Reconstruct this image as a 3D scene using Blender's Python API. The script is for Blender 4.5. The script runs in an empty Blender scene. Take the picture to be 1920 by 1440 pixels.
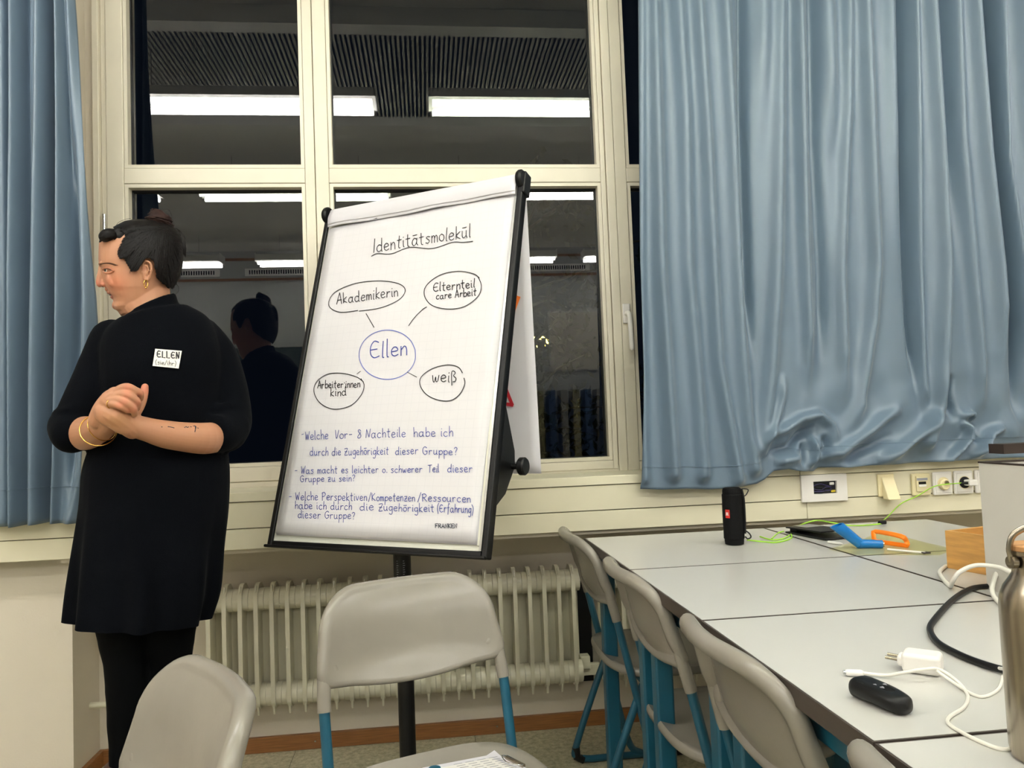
import bpy, bmesh, math, random
import numpy as np
from mathutils import Vector, Matrix, noise
from mathutils.bvhtree import BVHTree

random.seed(4)
PI = math.pi
SC = bpy.context.scene
COL = SC.collection

# ------------------------------------------------------------------ camera
FPX = 1450.0
HC = 1.065
def _nz(v): return v / np.linalg.norm(v)
CU = _nz(np.array([-1090., 28500., FPX]))
CF = np.array([-160., -80., FPX]); CF = _nz(CF - CU * CF.dot(CU))
CR = np.cross(CF, CU)
if CR[0] < 0: CR = -CR
cam_d = bpy.data.cameras.new('camera'); cam = bpy.data.objects.new('camera', cam_d); COL.objects.link(cam)
right = Vector((CR[0], CF[0], CU[0])); up = Vector((CR[1], CF[1], CU[1])); fwd = Vector((CR[2], CF[2], CU[2]))
up = (up - right * up.dot(right)).normalized(); right.normalize(); back = right.cross(up)
cam.matrix_world = Matrix.Translation((0, 0, HC)) @ Matrix((right, up, back)).transposed().to_4x4()
cam_d.sensor_width = 36; cam_d.lens = FPX / 1920 * 36; cam_d.clip_start = .05
SC.camera = cam
# ------------------------------------------------------------------ world, exposure
w = bpy.data.worlds.new('night'); SC.world = w; w.use_nodes = True
w.node_tree.nodes['Background'].inputs[0].default_value = (.004, .006, .012, 1)
w.node_tree.nodes['Background'].inputs[1].default_value = .35
SC.view_settings.view_transform = 'Standard'; SC.view_settings.look = 'None'
SC.view_settings.exposure = 0.58; SC.view_settings.gamma = 1; SC.view_settings.use_curve_mapping = False
LAMP_POWER = 24.0
LAMP_COOL = (1.0, .98, .95); LAMP_GREEN = (.95, 1.0, .82)
SC.cycles.max_bounces = 8; SC.cycles.diffuse_bounces = 5; SC.cycles.use_denoising = True

# rays through the photograph's pixels, for measuring
def ray(px, py):
    c = np.array([px - 960, 720 - py, FPX]); return Vector((c @ CR, c @ CF, c @ CU))
CAM = Vector((0, 0, HC))
def atY(px, py, Y): r = ray(px, py); return CAM + r * (Y / r.y)
def atZ(px, py, Z): r = ray(px, py); return CAM + r * ((Z - HC) / r.z)
def atP(px, py, p0, n): r = ray(px, py); return CAM + r * ((p0 - CAM).dot(n) / r.dot(n))

# ------------------------------------------------------------------ materials
def srgb(r, g, b):
    f = lambda c: (c / 255 / 12.92) if c / 255 <= .04045 else ((c / 255 + .055) / 1.055) ** 2.4
    return (f(r), f(g), f(b), 1)
def material(name, col, rough=.5, metal=0, spec=.5, var=0, vscale=8, bump=0, bscale=60, sheen=0, coat=0, stretch=None, emit=None, es=0):
    m = bpy.data.materials.new(name); m.use_nodes = True
    nt = m.node_tree; p = nt.nodes['Principled BSDF']
    p.inputs['Base Color'].default_value = col; p.inputs['Roughness'].default_value = rough
    p.inputs['Metallic'].default_value = metal; p.inputs['Specular IOR Level'].default_value = spec
    if sheen: p.inputs['Sheen Weight'].default_value = sheen; p.inputs['Sheen Roughness'].default_value = .4
    if coat: p.inputs['Coat Weight'].default_value = coat; p.inputs['Coat Roughness'].default_value = .12
    if emit: p.inputs['Emission Color'].default_value = emit; p.inputs['Emission Strength'].default_value = es
    tc = nt.nodes.new('ShaderNodeTexCoord'); src = tc.outputs['Object']
    if stretch:
        mp = nt.nodes.new('ShaderNodeMapping'); mp.inputs['Scale'].default_value = stretch
        nt.links.new(src, mp.inputs[0]); src = mp.outputs[0]
    if var:
        n = nt.nodes.new('ShaderNodeTexNoise'); n.inputs['Scale'].default_value = vscale; n.inputs['Detail'].default_value = 6
        nt.links.new(src, n.inputs['Vector'])
        r = nt.nodes.new('ShaderNodeValToRGB')
        r.color_ramp.elements[0].position = .3; r.color_ramp.elements[1].position = .7
        r.color_ramp.elements[0].color = tuple(c * (1 - var) for c in col[:3]) + (1,)
        r.color_ramp.elements[1].color = tuple(min(1, c * (1 + var * .6)) for c in col[:3]) + (1,)
        nt.links.new(n.outputs[0], r.inputs[0]); nt.links.new(r.outputs[0], p.inputs['Base Color'])
    if bump:
        n2 = nt.nodes.new('ShaderNodeTexNoise'); n2.inputs['Scale'].default_value = bscale; n2.inputs['Detail'].default_value = 3
        nt.links.new(src, n2.inputs['Vector'])
        b = nt.nodes.new('ShaderNodeBump'); b.inputs['Strength'].default_value = bump; b.inputs['Distance'].default_value = .002
        nt.links.new(n2.outputs[0], b.inputs['Height']); nt.links.new(b.outputs[0], p.inputs['Normal'])
    return m
M = {}
M['wall'] = material('wall_paint', srgb(214, 205, 190), .8, var=.04, vscale=3, bump=.15, bscale=180)
M['ceiling'] = material('ceiling_paint', srgb(238, 238, 232), .85, var=.03)
M['frame'] = material('cream_frame_paint', srgb(224, 216, 198), .42, var=.05, vscale=5, bump=.05, bscale=40)
M['duct'] = material('cream_duct_enamel', srgb(228, 221, 196), .38, var=.04, vscale=4)
M['gap'] = material('dark_joint', srgb(70, 64, 50), .8)
M['gasket'] = material('black_gasket', srgb(18, 18, 20), .5)
M['radiator'] = material('radiator_enamel', srgb(208, 203, 182), .28, var=.06, vscale=6)
M['oak'] = material('oak_baseboard', srgb(142, 94, 50), .45, var=.3, vscale=6, stretch=(2, 14, 40), bump=.1)
M['beech'] = material('beech_wood', srgb(206, 154, 86), .5, var=.2, vscale=5, stretch=(3, 3, 22))
M['blue'] = material('petrol_blue_enamel', srgb(22, 84, 108), .38, var=.12, vscale=12, coat=.2)
M['blue_dark'] = M['blue']
M['shell'] = material('grey_plastic_shell', srgb(139, 133, 124), .26, var=.07, vscale=7, bump=.08, bscale=90)
M['top'] = material('table_laminate', srgb(196, 194, 190), .26, var=.02, vscale=3)
M['edge'] = material('table_edge_band', srgb(66, 56, 50), .45, var=.1)
M['black'] = material('black_plastic', srgb(10, 10, 12), .42, spec=.35)
M['black_matte'] = material('black_matte', srgb(6, 6, 8), .7, spec=.2, bump=.3, bscale=500)
M['board'] = material('whiteboard', srgb(226, 226, 214), .2)
M['alu'] = material('brushed_aluminium', srgb(190, 190, 188), .3, metal=.9)
M['chrome'] = material('chrome', srgb(215, 215, 215), .12, metal=1)
M['steel'] = material('brushed_steel', srgb(168, 158, 142), .27, metal=1, var=.12, vscale=4, stretch=(60, 60, 2))
M['white'] = material('white_plastic', srgb(236, 232, 228), .35)
M['whitecable'] = material('white_cable', srgb(232, 228, 220), .4)
M['ivory'] = material('ivory_plastic', srgb(240, 226, 184), .4)
M['beige'] = material('beige_plastic', srgb(222, 210, 172), .45)
M['gold'] = material('gold', srgb(226, 178, 96), .22, metal=1)
M['ink'] = material('black_marker_ink', srgb(24, 20, 30), .6)
M['blueink'] = material('blue_marker_ink', srgb(46, 62, 150), .6)
M['violetink'] = material('violet_blue_ink', srgb(88, 104, 190), .6)
M['redink'] = material('red_marker_ink', srgb(186, 28, 44), .6)
M['navy'] = material('navy_print', srgb(30, 42, 62), .6)
M['greyprint'] = material('grey_print', srgb(150, 150, 160), .6)
M['orange_note'] = material('orange_note_paper', srgb(240, 120, 40), .7)
M['green'] = material('lime_cable', srgb(160, 214, 62), .45)
M['bluep'] = material('blue_plastic', srgb(0, 112, 190), .35, coat=.3)
M['orangep'] = material('orange_plastic', srgb(250, 130, 20), .4)
M['grey'] = material('light_grey_panel', srgb(205, 201, 195), .5, var=.03)
M['darkbrown'] = material('dark_brown', srgb(52, 40, 36), .5)
M['cork'] = material('bamboo_cap', srgb(190, 140, 92), .55, var=.2, vscale=30)
M['dress'] = material('black_knit', srgb(7, 9, 14), .9, spec=.05, sheen=.02, bump=.5, bscale=350)
M['tights'] = material('black_tights', srgb(6, 7, 9), .8, spec=.06)
M['boot'] = material('brown_leather', srgb(82, 58, 48), .5)
M['hair'] = material('dark_brown_hair', srgb(14, 10, 10), .5, spec=.18, var=.4, vscale=30)
M['hairbun'] = material('brown_hair_bun', srgb(50, 33, 30), .55, spec=.15, var=.4, vscale=40)
M['eyewhite'] = material('eye_white', srgb(215, 205, 195), .2)
M['iris'] = material('dark_iris', srgb(40, 28, 22), .15)
M['brow'] = material('eyebrow', srgb(96, 66, 50), .8)
M['redbadge'] = material('red_badge', srgb(200, 40, 30), .5)
M['darkglass'] = material('dark_glass', srgb(20, 20, 24), .12)
M['leaf'] = material('leaf', srgb(14, 22, 10), .75, spec=.15, var=.4, vscale=3)
M['bark'] = material('bark', srgb(50, 42, 34), .9)
M['ground'] = material('night_lawn', srgb(30, 38, 26), 1)
M['tube'] = material('lamp_tube', (1, 1, 1, 1), .5, emit=LAMP_COOL + (1,), es=LAMP_POWER)
M['tubeg'] = material('lamp_tube_greenish', (1, 1, 1, 1), .5, emit=LAMP_GREEN + (1,), es=LAMP_POWER)
M['reflector'] = material('lamp_reflector', srgb(235, 235, 230), .35)
M['darkhole'] = material('dark_recess', srgb(22, 20, 30), .6)
M['yellow'] = material('yellow_wire', srgb(214, 190, 50), .5)
M['violetwire'] = material('violet_wire', srgb(58, 50, 96), .5)
M['poster'] = material('pinboard', srgb(196, 192, 180), .8, var=.05)
M['cupboard'] = material('grey_cupboard', srgb(120, 118, 110), .6)
M['bluebinder'] = material('blue_binder', srgb(24, 56, 92), .5)
M['yellowbinder'] = material('pale_yellow_binder', srgb(120, 116, 84), .5)

def curtain_mat():
    m = material('satin_blue_curtain', srgb(99, 118, 137), .42, spec=.7, sheen=.2)
    nt = m.node_tree; p = nt.nodes['Principled BSDF']
    wv = nt.nodes.new('ShaderNodeTexWave'); wv.inputs['Scale'].default_value = 350; wv.bands_direction = 'Z'
    wv.inputs['Distortion'].default_value = 1
    tc = nt.nodes.new('ShaderNodeTexCoord'); nt.links.new(tc.outputs['Object'], wv.inputs['Vector'])
    b = nt.nodes.new('ShaderNodeBump'); b.inputs['Strength'].default_value = .08; b.inputs['Distance'].default_value = .0005
    nt.links.new(wv.outputs['Fac'], b.inputs['Height']); nt.links.new(b.outputs[0], p.inputs['Normal'])
    return m
M['curtain'] = curtain_mat()

def floor_mat():
    m = material('speckled_linoleum', srgb(158, 152, 122), .38)
    nt = m.node_tree; p = nt.nodes['Principled BSDF']
    tc = nt.nodes.new('ShaderNodeTexCoord')
    n = nt.nodes.new('ShaderNodeTexNoise'); n.inputs['Scale'].default_value = 55; n.inputs['Detail'].default_value = 8; n.inputs['Roughness'].default_value = .8
    nt.links.new(tc.outputs['Object'], n.inputs['Vector'])
    r = nt.nodes.new('ShaderNodeValToRGB'); r.color_ramp.elements[0].position = .38; r.color_ramp.elements[1].position = .62
    r.color_ramp.elements[0].color = srgb(142, 138, 112); r.color_ramp.elements[1].color = srgb(200, 194, 168)
    nt.links.new(n.outputs[0], r.inputs[0])
    nt.links.new(r.outputs[0], p.inputs['Base Color'])
    return m
M['floor'] = floor_mat()

def paper_mat():
    m = material('squared_paper', srgb(222, 219, 224), .75)
    nt = m.node_tree; p = nt.nodes['Principled BSDF']
    tc = nt.nodes.new('ShaderNodeTexCoord')
    br = nt.nodes.new('ShaderNodeTexBrick'); br.offset = 0
    br.inputs['Scale'].default_value = 1; br.inputs['Brick Width'].default_value = .025; br.inputs['Row Height'].default_value = .025
    br.inputs['Mortar Size'].default_value = .0007; br.inputs['Mortar Smooth'].default_value = .3
    br.inputs['Color1'].default_value = br.inputs['Color2'].default_value = srgb(222, 219, 224)
    br.inputs['Mortar'].default_value = srgb(216, 213, 219)
    nt.links.new(tc.outputs['Object'], br.inputs['Vector']); nt.links.new(br.outputs['Color'], p.inputs['Base Color'])
    return m
M['paper'] = paper_mat()
M['paper_plain'] = material('plain_paper', srgb(216, 213, 220), .75, var=.02)

def glass_mat(name, tint, refl_ior, rough=0.0):
    m = bpy.data.materials.new(name); m.use_nodes = True; nt = m.node_tree
    for n in list(nt.nodes): nt.nodes.remove(n)
    o = nt.nodes.new('ShaderNodeOutputMaterial'); mx = nt.nodes.new('ShaderNodeMixShader')
    t = nt.nodes.new('ShaderNodeBsdfTransparent'); t.inputs[0].default_value = tint
    g = nt.nodes.new('ShaderNodeBsdfGlossy'); g.inputs['Roughness'].default_value = rough
    if refl_ior > 1:
        fr = nt.nodes.new('ShaderNodeFresnel'); fr.inputs[0].default_value = refl_ior; nt.links.new(fr.outputs[0], mx.inputs[0])
    else: mx.inputs[0].default_value = refl_ior
    nt.links.new(t.outputs[0], mx.inputs[1]); nt.links.new(g.outputs[0], mx.inputs[2])
    nt.links.new(mx.outputs[0], o.inputs[0]); return m
M['glass'] = glass_mat('window_glass', (.75, .8, .78, 1), 1.95)
M['clearplastic'] = glass_mat('clear_yellow_plastic', (.97, .965, .84, 1), .07, .1)

def skin_mat():
    m = material('skin', srgb(214, 160, 122), .48, spec=.4)
    nt = m.node_tree; p = nt.nodes['Principled BSDF']
    a = nt.nodes.new('ShaderNodeVertexColor'); a.layer_name = 'tone'
    nt.links.new(a.outputs[0], p.inputs['Base Color'])
    p.inputs['Subsurface Weight'].default_value = .12; p.inputs['Subsurface Radius'].default_value = (.01, .004, .002)
    p.inputs['Subsurface Scale'].default_value = .6
    return m
M['skin'] = skin_mat()
M['browpaint'] = M['brow']

# ------------------------------------------------------------------ object helpers
def props(o, label=None, cat=None, group=None, kind=None):
    if label: o['label'] = label
    if cat: o['category'] = cat
    if group: o['group'] = group
    if kind: o['kind'] = kind
    return o
def thing(name, loc=(0, 0, 0), rz=0, label=None, cat=None, group=None, kind=None):
    o = bpy.data.objects.new(name, None); COL.objects.link(o); o.empty_display_size = .05
    o.location = loc; o.rotation_euler = (0, 0, rz)
    return props(o, label, cat, group, kind)
def pmat(o):
    m = Matrix.LocRotScale(o.location, o.rotation_euler, o.scale)
    if o.parent: return pmat(o.parent) @ o.matrix_parent_inverse @ m
    return m
class MB:
    def __init__(s): s.v = []; s.f = []
    def add(s, v, f):
        b = len(s.v); s.v += [tuple(p) for p in v]; s.f += [tuple(i + b for i in q) for q in f]; return s
    def box(s, x0, x1, y0, y1, z0, z1, mat=None):
        v = [Vector((x, y, z)) for x in (x0, x1) for y in (y0, y1) for z in (z0, z1)]
        if mat is not None: v = [mat @ p for p in v]
        return s.add(v, [(0, 1, 3, 2), (4, 6, 7, 5), (0, 4, 5, 1), (2, 3, 7, 6), (0, 2, 6, 4), (1, 5, 7, 3)])
    def prism(s, pts, a, b):
        """closed outline pts (3-vectors) swept from offset a to offset b (3-vectors)"""
        n = len(pts); a = Vector(a); b = Vector(b)
        v = [Vector(p) + a for p in pts] + [Vector(p) + b for p in pts]
        return s.add(v, [tuple(range(n - 1, -1, -1)), tuple(range(n, 2 * n))] + [(i, (i + 1) % n, n + (i + 1) % n, n + i) for i in range(n)])
    def tube(s, path, r, seg=10, caps=True, round_caps=False, flat=1.0, closed=False):
        P = [Vector(p) for p in path]; n = len(P)
        R = r if isinstance(r, (list, tuple)) else [r] * n
        if round_caps and not closed:
            t0 = (P[0] - P[1]).normalized(); t1 = (P[-1] - P[-2]).normalized()
            pre = [(P[0] + t0 * R[0] * math.sin(a), R[0] * math.cos(a)) for a in (1.45, 1.1, .75, .38)]
            post = [(P[-1] + t1 * R[-1] * math.sin(a), R[-1] * math.cos(a)) for a in (.38, .75, 1.1, 1.45)]
            P = [q[0] for q in pre] + P + [q[0] for q in post]; R = [q[1] for q in pre] + list(R) + [q[1] for q in post]; n = len(P)
        V = []; nrm = None
        for i in range(n):
            if closed: t = (P[(i + 1) % n] - P[i - 1]).normalized()
            else: t = (P[min(i + 1, n - 1)] - P[max(i - 1, 0)]).normalized()
            if nrm is None:
                nrm = t.orthogonal().normalized() if abs(t.z) > .99 else Vector((0, 0, 1)).cross(t).normalized()
            nrm = (nrm - t * nrm.dot(t)).normalized(); bn = t.cross(nrm)
            for k in range(seg):
                a = 2 * PI * k / seg; V.append(P[i] + nrm * math.cos(a) * R[i] + bn * math.sin(a) * R[i] * flat)
        F = []
        for i in range(n if closed else n - 1):
            j = (i + 1) % n
            for k in range(seg): F.append((i * seg + k, i * seg + (k + 1) % seg, j * seg + (k + 1) % seg, j * seg + k))
        if caps and not closed: F += [tuple(range(seg - 1, -1, -1)), tuple(range((n - 1) * seg, n * seg))]
        return s.add(V, F)
    def lathe(s, prof, c=(0, 0, 0), seg=32, axis='z'):
        """prof: list of (radius, height)"""
        c = Vector(c); V = []
        for r, h in prof:
            for k in range(seg):
                a = 2 * PI * k / seg; x, y = r * math.cos(a), r * math.sin(a)
                V.append(c + (Vector((x, y, h)) if axis == 'z' else Vector((x, h, y)) if axis == 'y' else Vector((h, x, y))))
        n = len(prof)
        F = [(i * seg + k, i * seg + (k + 1) % seg, (i + 1) * seg + (k + 1) % seg, (i + 1) * seg + k) for i in range(n - 1) for k in range(seg)]
        F += [tuple(range(seg - 1, -1, -1)), tuple(range((n - 1) * seg, n * seg))]
        return s.add(V, F)
    def ell(s, c, ax, seg=20, rings=12):
        """ellipsoid, ax = three axis vectors"""
        c = Vector(c); A = [Vector(a) for a in ax]; V = []
        for i in range(1, rings):
            th = PI * i / rings
            for k in range(seg):
                a = 2 * PI * k / seg
                V.append(c + A[0] * math.sin(th) * math.cos(a) + A[1] * math.sin(th) * math.sin(a) + A[2] * math.cos(th))
        t = len(V); V += [c + A[2], c - A[2]]
        F = [(i * seg + k, i * seg + (k + 1) % seg, (i + 1) * seg + (k + 1) % seg, (i + 1) * seg + k) for i in range(rings - 2) for k in range(seg)]
        F += [(t, (k + 1) % seg, k) for k in range(seg)] + [(t + 1, (rings - 2) * seg + k, (rings - 2) * seg + (k + 1) % seg) for k in range(seg)]
        return s.add(V, F)
    def grid(s, fn, nu, nv):
        V = [fn(i / (nu - 1), j / (nv - 1)) for j in range(nv) for i in range(nu)]
        return s.add(V, [(j * nu + i, j * nu + i + 1, (j + 1) * nu + i + 1, (j + 1) * nu + i) for j in range(nv - 1) for i in range(nu - 1)])
    def rings(s, R):
        n = len(R[0]); V = [p for r in R for p in r]; m = len(R)
        F = [(i * n + k, i * n + (k + 1) % n, (i + 1) * n + (k + 1) % n, (i + 1) * n + k) for i in range(m - 1) for k in range(n)]
        F += [tuple(range(n - 1, -1, -1)), tuple(range((m - 1) * n, m * n))]
        return s.add(V, F)
    def build(s, name, mat, parent=None, smooth=False, bevel=0, seg=2, fix=True, kind=None, solid=0, auto=None):
        me = bpy.data.meshes.new(name)
        me.from_pydata([tuple(p) for p in s.v], [], s.f)
        if fix:
            b = bmesh.new(); b.from_mesh(me); bmesh.ops.recalc_face_normals(b, faces=b.faces); b.to_mesh(me); b.free()
        if isinstance(mat, (list, tuple)):
            for x in mat: me.materials.append(x)
        else: me.materials.append(mat)
        o = bpy.data.objects.new(name, me); COL.objects.link(o)
        if parent is not None:
            o.parent = parent; o.matrix_parent_inverse = pmat(parent).inverted()
        if smooth:
            me.polygons.foreach_set('use_smooth', [True] * len(me.polygons))
            if smooth != 'all' and bevel == 0:
                sm = auto or 40
                b = bmesh.new(); b.from_mesh(me)
                for e in b.edges:
                    if len(e.link_faces) == 2 and e.calc_face_angle(0) > math.radians(sm): e.smooth = False
                b.to_mesh(me); b.free()
        if solid:
            md = o.modifiers.new('t', 'SOLIDIFY'); md.thickness = solid; md.offset = 0
        if bevel:
            md = o.modifiers.new('b', 'BEVEL'); md.width = bevel; md.segments = seg; md.limit_method = 'ANGLE'; md.angle_limit = math.radians(35)
            me.polygons.foreach_set('use_smooth', [True] * len(me.polygons)); md.harden_normals = True
        if kind: o['kind'] = kind
        return o
def copy_tree(o, parent=None):
    c = o.copy(); COL.objects.link(c); c.parent = parent
    for ch in list(o.children):
        copy_tree(ch, c)
    return c
def spline(pts, n=8, closed=False):
    P = [Vector(p) for p in pts]; m = len(P); out = []
    if m < 2 and not closed: return P
    rng = range(m if closed else m - 1)
    for i in rng:
        if closed: a, b, c, d = P[i - 1], P[i], P[(i + 1) % m], P[(i + 2) % m]
        else: a, b, c, d = P[max(i - 1, 0)], P[i], P[i + 1], P[min(i + 2, m - 1)]
        for k in range(n):
            t = k / n
            out.append(.5 * ((2 * b) + (c - a) * t + (2 * a - 5 * b + 4 * c - d) * t * t + (3 * b - a - 3 * c + d) * t ** 3))
    if not closed: out.append(P[-1])
    return out
def lerp(a, b, t): return a + (b - a) * t
def interp(x, xs, ys): return float(np.interp(x, xs, ys))

# ================================================================== SETTING
XL, XR, YB, ZC = -3.6, 4.2, -4.3, 3.3
YF, YG, YN, YP = 2.66, 2.70, 2.73, 2.54        # window frame face, glass, niche wall, pilaster face
fl = thing('floor', kind='structure')
b = MB(); b.box(XL, XR, YB, YN, -.05, -.0015); b.build('floor_bed', M['gap'], fl)
proto = None
TS = .60
cells = [(i, j) for i in range(-5, 7) for j in range(-7, 4)]
for (i, j) in cells:
    x0, x1 = .13 + i * TS - .0 , .13 + (i + 1) * TS; y1, y0 = YN - (3 - j) * TS + .0, YN - (4 - j) * TS
    if x1 < XL or x0 > XR or y1 < YB: continue
    if proto is None:
        q = MB().box(.0009, TS - .0009, .0009, TS - .0009, -.004, 0); proto = q.build('floor_tile', M['floor'], fl); o = proto
    else:
        o = proto.copy(); COL.objects.link(o)
    o.location = (x0, y0, 0)
def wallobj(name, boxes, mat=None):
    m = MB()
    for bx in boxes: m.box(*bx)
    o = m.build(name, mat or M['wall']); o['kind'] = 'structure'; return o
PX = -1.098
wallobj('wall_window', [(XL, PX, YP, 2.95, 0, ZC), (PX, XR, YN, 2.95, 0, .885), (PX, XR, YF, 2.95, 2.98, ZC), (PX, -1.069, YF + .01, 2.95, .885, 2.98), (3.05, XR, YF, 2.95, .885, 2.98), (2.35, XR, YP, 2.73, 0, .71)])
wallobj('wall_left', [(XL - .12, XL, YB, 2.95, 0, ZC)])
wallobj('wall_right', [(XR, XR + .12, YB, 2.95, 0, ZC)])
wallobj('wall_back', [(XL, XR, YB - .12, YB, 0, ZC)], material('back_wall_paint', srgb(168, 170, 166), .85, var=.03))
c = wallobj('ceiling', [(XL, XR, YB, 2.95, ZC, ZC + .1)], M['ceiling'])
m = MB(); y0, y1 = -.1, 1.25
x = XL; V = []
while x < XR:
    V += [(x, ZC), (x, ZC - .012), (x + .014, ZC - .012), (x + .014, ZC)]; x += .028
b0 = [(p[0], y0, p[1]) for p in V]; b1 = [(p[0], y1, p[1]) for p in V]
n = len(b0); m.add(b0 + b1, [(i, i + 1, n + i + 1, n + i) for i in range(n - 1)])
rb = m.build('ribbed_panel', M['ceiling'], c, fix=False); rb['kind'] = 'stuff'
for (a, bb, zz) in ((1.25, 1.36, .1), (-.2, -.1, .07), (1.75, 1.85, .05)):
    MB().box(XL, XR, a, bb, ZC - zz, ZC).build('ceiling_batten', M['ceiling'], c)
# baseboard
bs = thing('baseboard_window', kind='structure')
MB().box(PX, 2.35, YN - .016, YN, 0, .05).build('baseboard_strip', M['oak'], bs, bevel=.002)
MB().box(PX, PX + .016, YP, YN - .016, 0, .05).build('baseboard_strip', M['oak'], bs, bevel=.002)
MB().box(XL, PX + .016, YP - .016, YP, 0, .05).build('baseboard_strip', M['oak'], bs, bevel=.002)
for p in ((591, 1386), (932, 1362)):
    q = atY(p[0], p[1], YN - .017); q.z = .026
    MB().lathe([(.0035, 0), (.0035, -.002)], q, 10, 'y').build('screw', M['steel'], bs)

# ---- windows
def window(no, x0, x1, gx0, gx1, zb, gzb, gzt1=1.898, gzb2=1.976, ztop=2.98, gtop=2.9, front=YF):
    wn = thing('window_%d' % no, kind='structure', label=None)
    def bar(name, xa, xb, za, zb_, dy=0.0, bev=.003):
        return MB().box(xa, xb, front + dy, 2.78, za, zb_).build(name, M['frame'], wn, bevel=bev)
    bd = .013                                    # glazing bead width
    bar('stile', x0, gx0 - bd, zb, ztop); bar('stile', gx1 + bd, x1, zb, ztop)
    bar('bottom_rail', gx0 - bd, gx1 + bd, zb, gzb - bd); bar('transom', gx0 - bd, gx1 + bd, gzt1 + bd, gzb2 - bd)
    bar('top_rail', gx0 - bd, gx1 + bd, gtop + bd, ztop)
    for (za, zc) in ((gzb, gzt1), (gzb2, gtop)):
        m = MB(); e = .0012; f = front + .0035
        m.box(gx0 - bd + e, gx0, f, YG + .01, za - bd + e, zc + bd - e); m.box(gx1, gx1 + bd - e, f, YG + .01, za - bd + e, zc + bd - e)
        m.box(gx0, gx1, f, YG + .01, za - bd + e, za); m.box(gx0, gx1, f, YG + .01, zc, zc + bd - e)
        m.build('glazing_bead', M['frame'], wn)
        m = MB(); g = .004
        m.box(gx0, gx0 + g, YG - .006, YG + .012, za, zc); m.box(gx1 - g, gx1, YG - .006, YG + .012, za, zc)
        m.box(gx0, gx1, YG - .006, YG + .012, za, za + g * .6); m.box(gx0, gx1, YG - .006, YG + .012, zc - g * 1.6, zc)
        m.build('gasket', M['gasket'], wn)
        MB().add([(gx0, YG, za), (gx1, YG, za), (gx1, YG, zc), (gx0, YG, zc)], [(0, 1, 2, 3)]).build('pane', M['glass'], wn, fix=False)
    return wn
w1 = window(1, -1.030, -.352, -.962, -.398, .905, .966)
MB().box(-1.069, -1.048, YF - .012, 2.78, .885, 2.98).build('jamb', M['frame'], w1, bevel=.003)
MB().box(-1.048, -1.031, YF + .006, 2.78, .885, 2.98).build('jamb', M['frame'], w1, bevel=.003)
MB().box(-1.069, .669, YF + .004, 2.78, .885, .904).build('bottom_frame', M['frame'], w1, bevel=.002)
for (pa, pb) in (((195, 402), (195, 444)),):
    a, b_ = atY(*pa, YF - .012), atY(*pb, YF - .012)
    MB().tube([a, lerp(a, b_, .36), lerp(a, b_, .361), lerp(a, b_, .4), lerp(a, b_, .401), b_], [.0065, .0065, .005, .005, .0065, .0065], 14).build('hinge', M['chrome'], w1, smooth=True)
w2 = window(2, -.350, .663, -.292, .632, .893, .936)
w3 = window(3, .697, 1.70, .752, 1.645, .885, .93)
MB().box(.665, .696, YF - .004, 2.78, .885, 2.98).build('mullion', M['frame'], w3, bevel=.003)
MB().box(.696, 3.05, YF + .006, 2.78, .868, .886).build('bottom_frame', M['frame'], w3)
# handle of window 3
h = atY(1168, 570, YF); zt = h.z; hx = .714; zb_ = atY(1172, 655, YF).z
hb = MB().box(hx - .013, hx + .013, YF - .010, YF, zt - .07, zt).build('handle_plate', M['white'], w3, bevel=.003)
MB().tube(spline([(hx, YF - .005, zt - .035), (hx, YF - .03, zt - .037), (hx + .001, YF - .042, zt - .047), (hx + .002, YF - .044, zt - .075), (hx + .004, YF - .044, zb_)], 5), [.009] * 8 + [.0085] * 13, 12, round_caps=True).build('handle', M['white'], w3, smooth='all')
w4 = window(4, 1.71, 3.05, 1.78, 2.98, .885, .93)

# ---- window sill and cable duct below the windows
sl = MB().box(-1.10, 2.35, 2.452, YF + .004, .868, .886).build('trim_1', M['duct'], bevel=.003); sl['kind'] = 'structure'
MB().box(XL, -1.098, 2.452, YP, .868, .886).build('sill_end', M['duct'], sl)
dt = thing('trim_2', kind='structure')
MB().box(XL, 2.35, 2.462, YN if False else 2.60, .716, .868).build('duct_body', M['gap'], dt)
def cover(name, xs, za, zb_, y=2.450):
    for a, b_ in zip(xs[:-1], xs[1:]):
        MB().box(a + .0007, b_ - .0007, y, 2.47, za + .0008, zb_ - .0008).build(name, M['duct'], dt, bevel=.0018)
cover('sill_lip', (XL, -.9, 1.218, 2.35), .857, .886, 2.444)
cover('duct_cover', (XL, -1.9, -.1, 1.24, 2.35), .776, .856)
cover('duct_base', (XL, -1.3, .95, 1.24, 2.35), .712, .775, 2.452)
# wall above niche, lid of niche
MB().box(PX, 2.35, 2.47, YN, .70, .715).build('duct_floor', M['wall'], dt)

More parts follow.
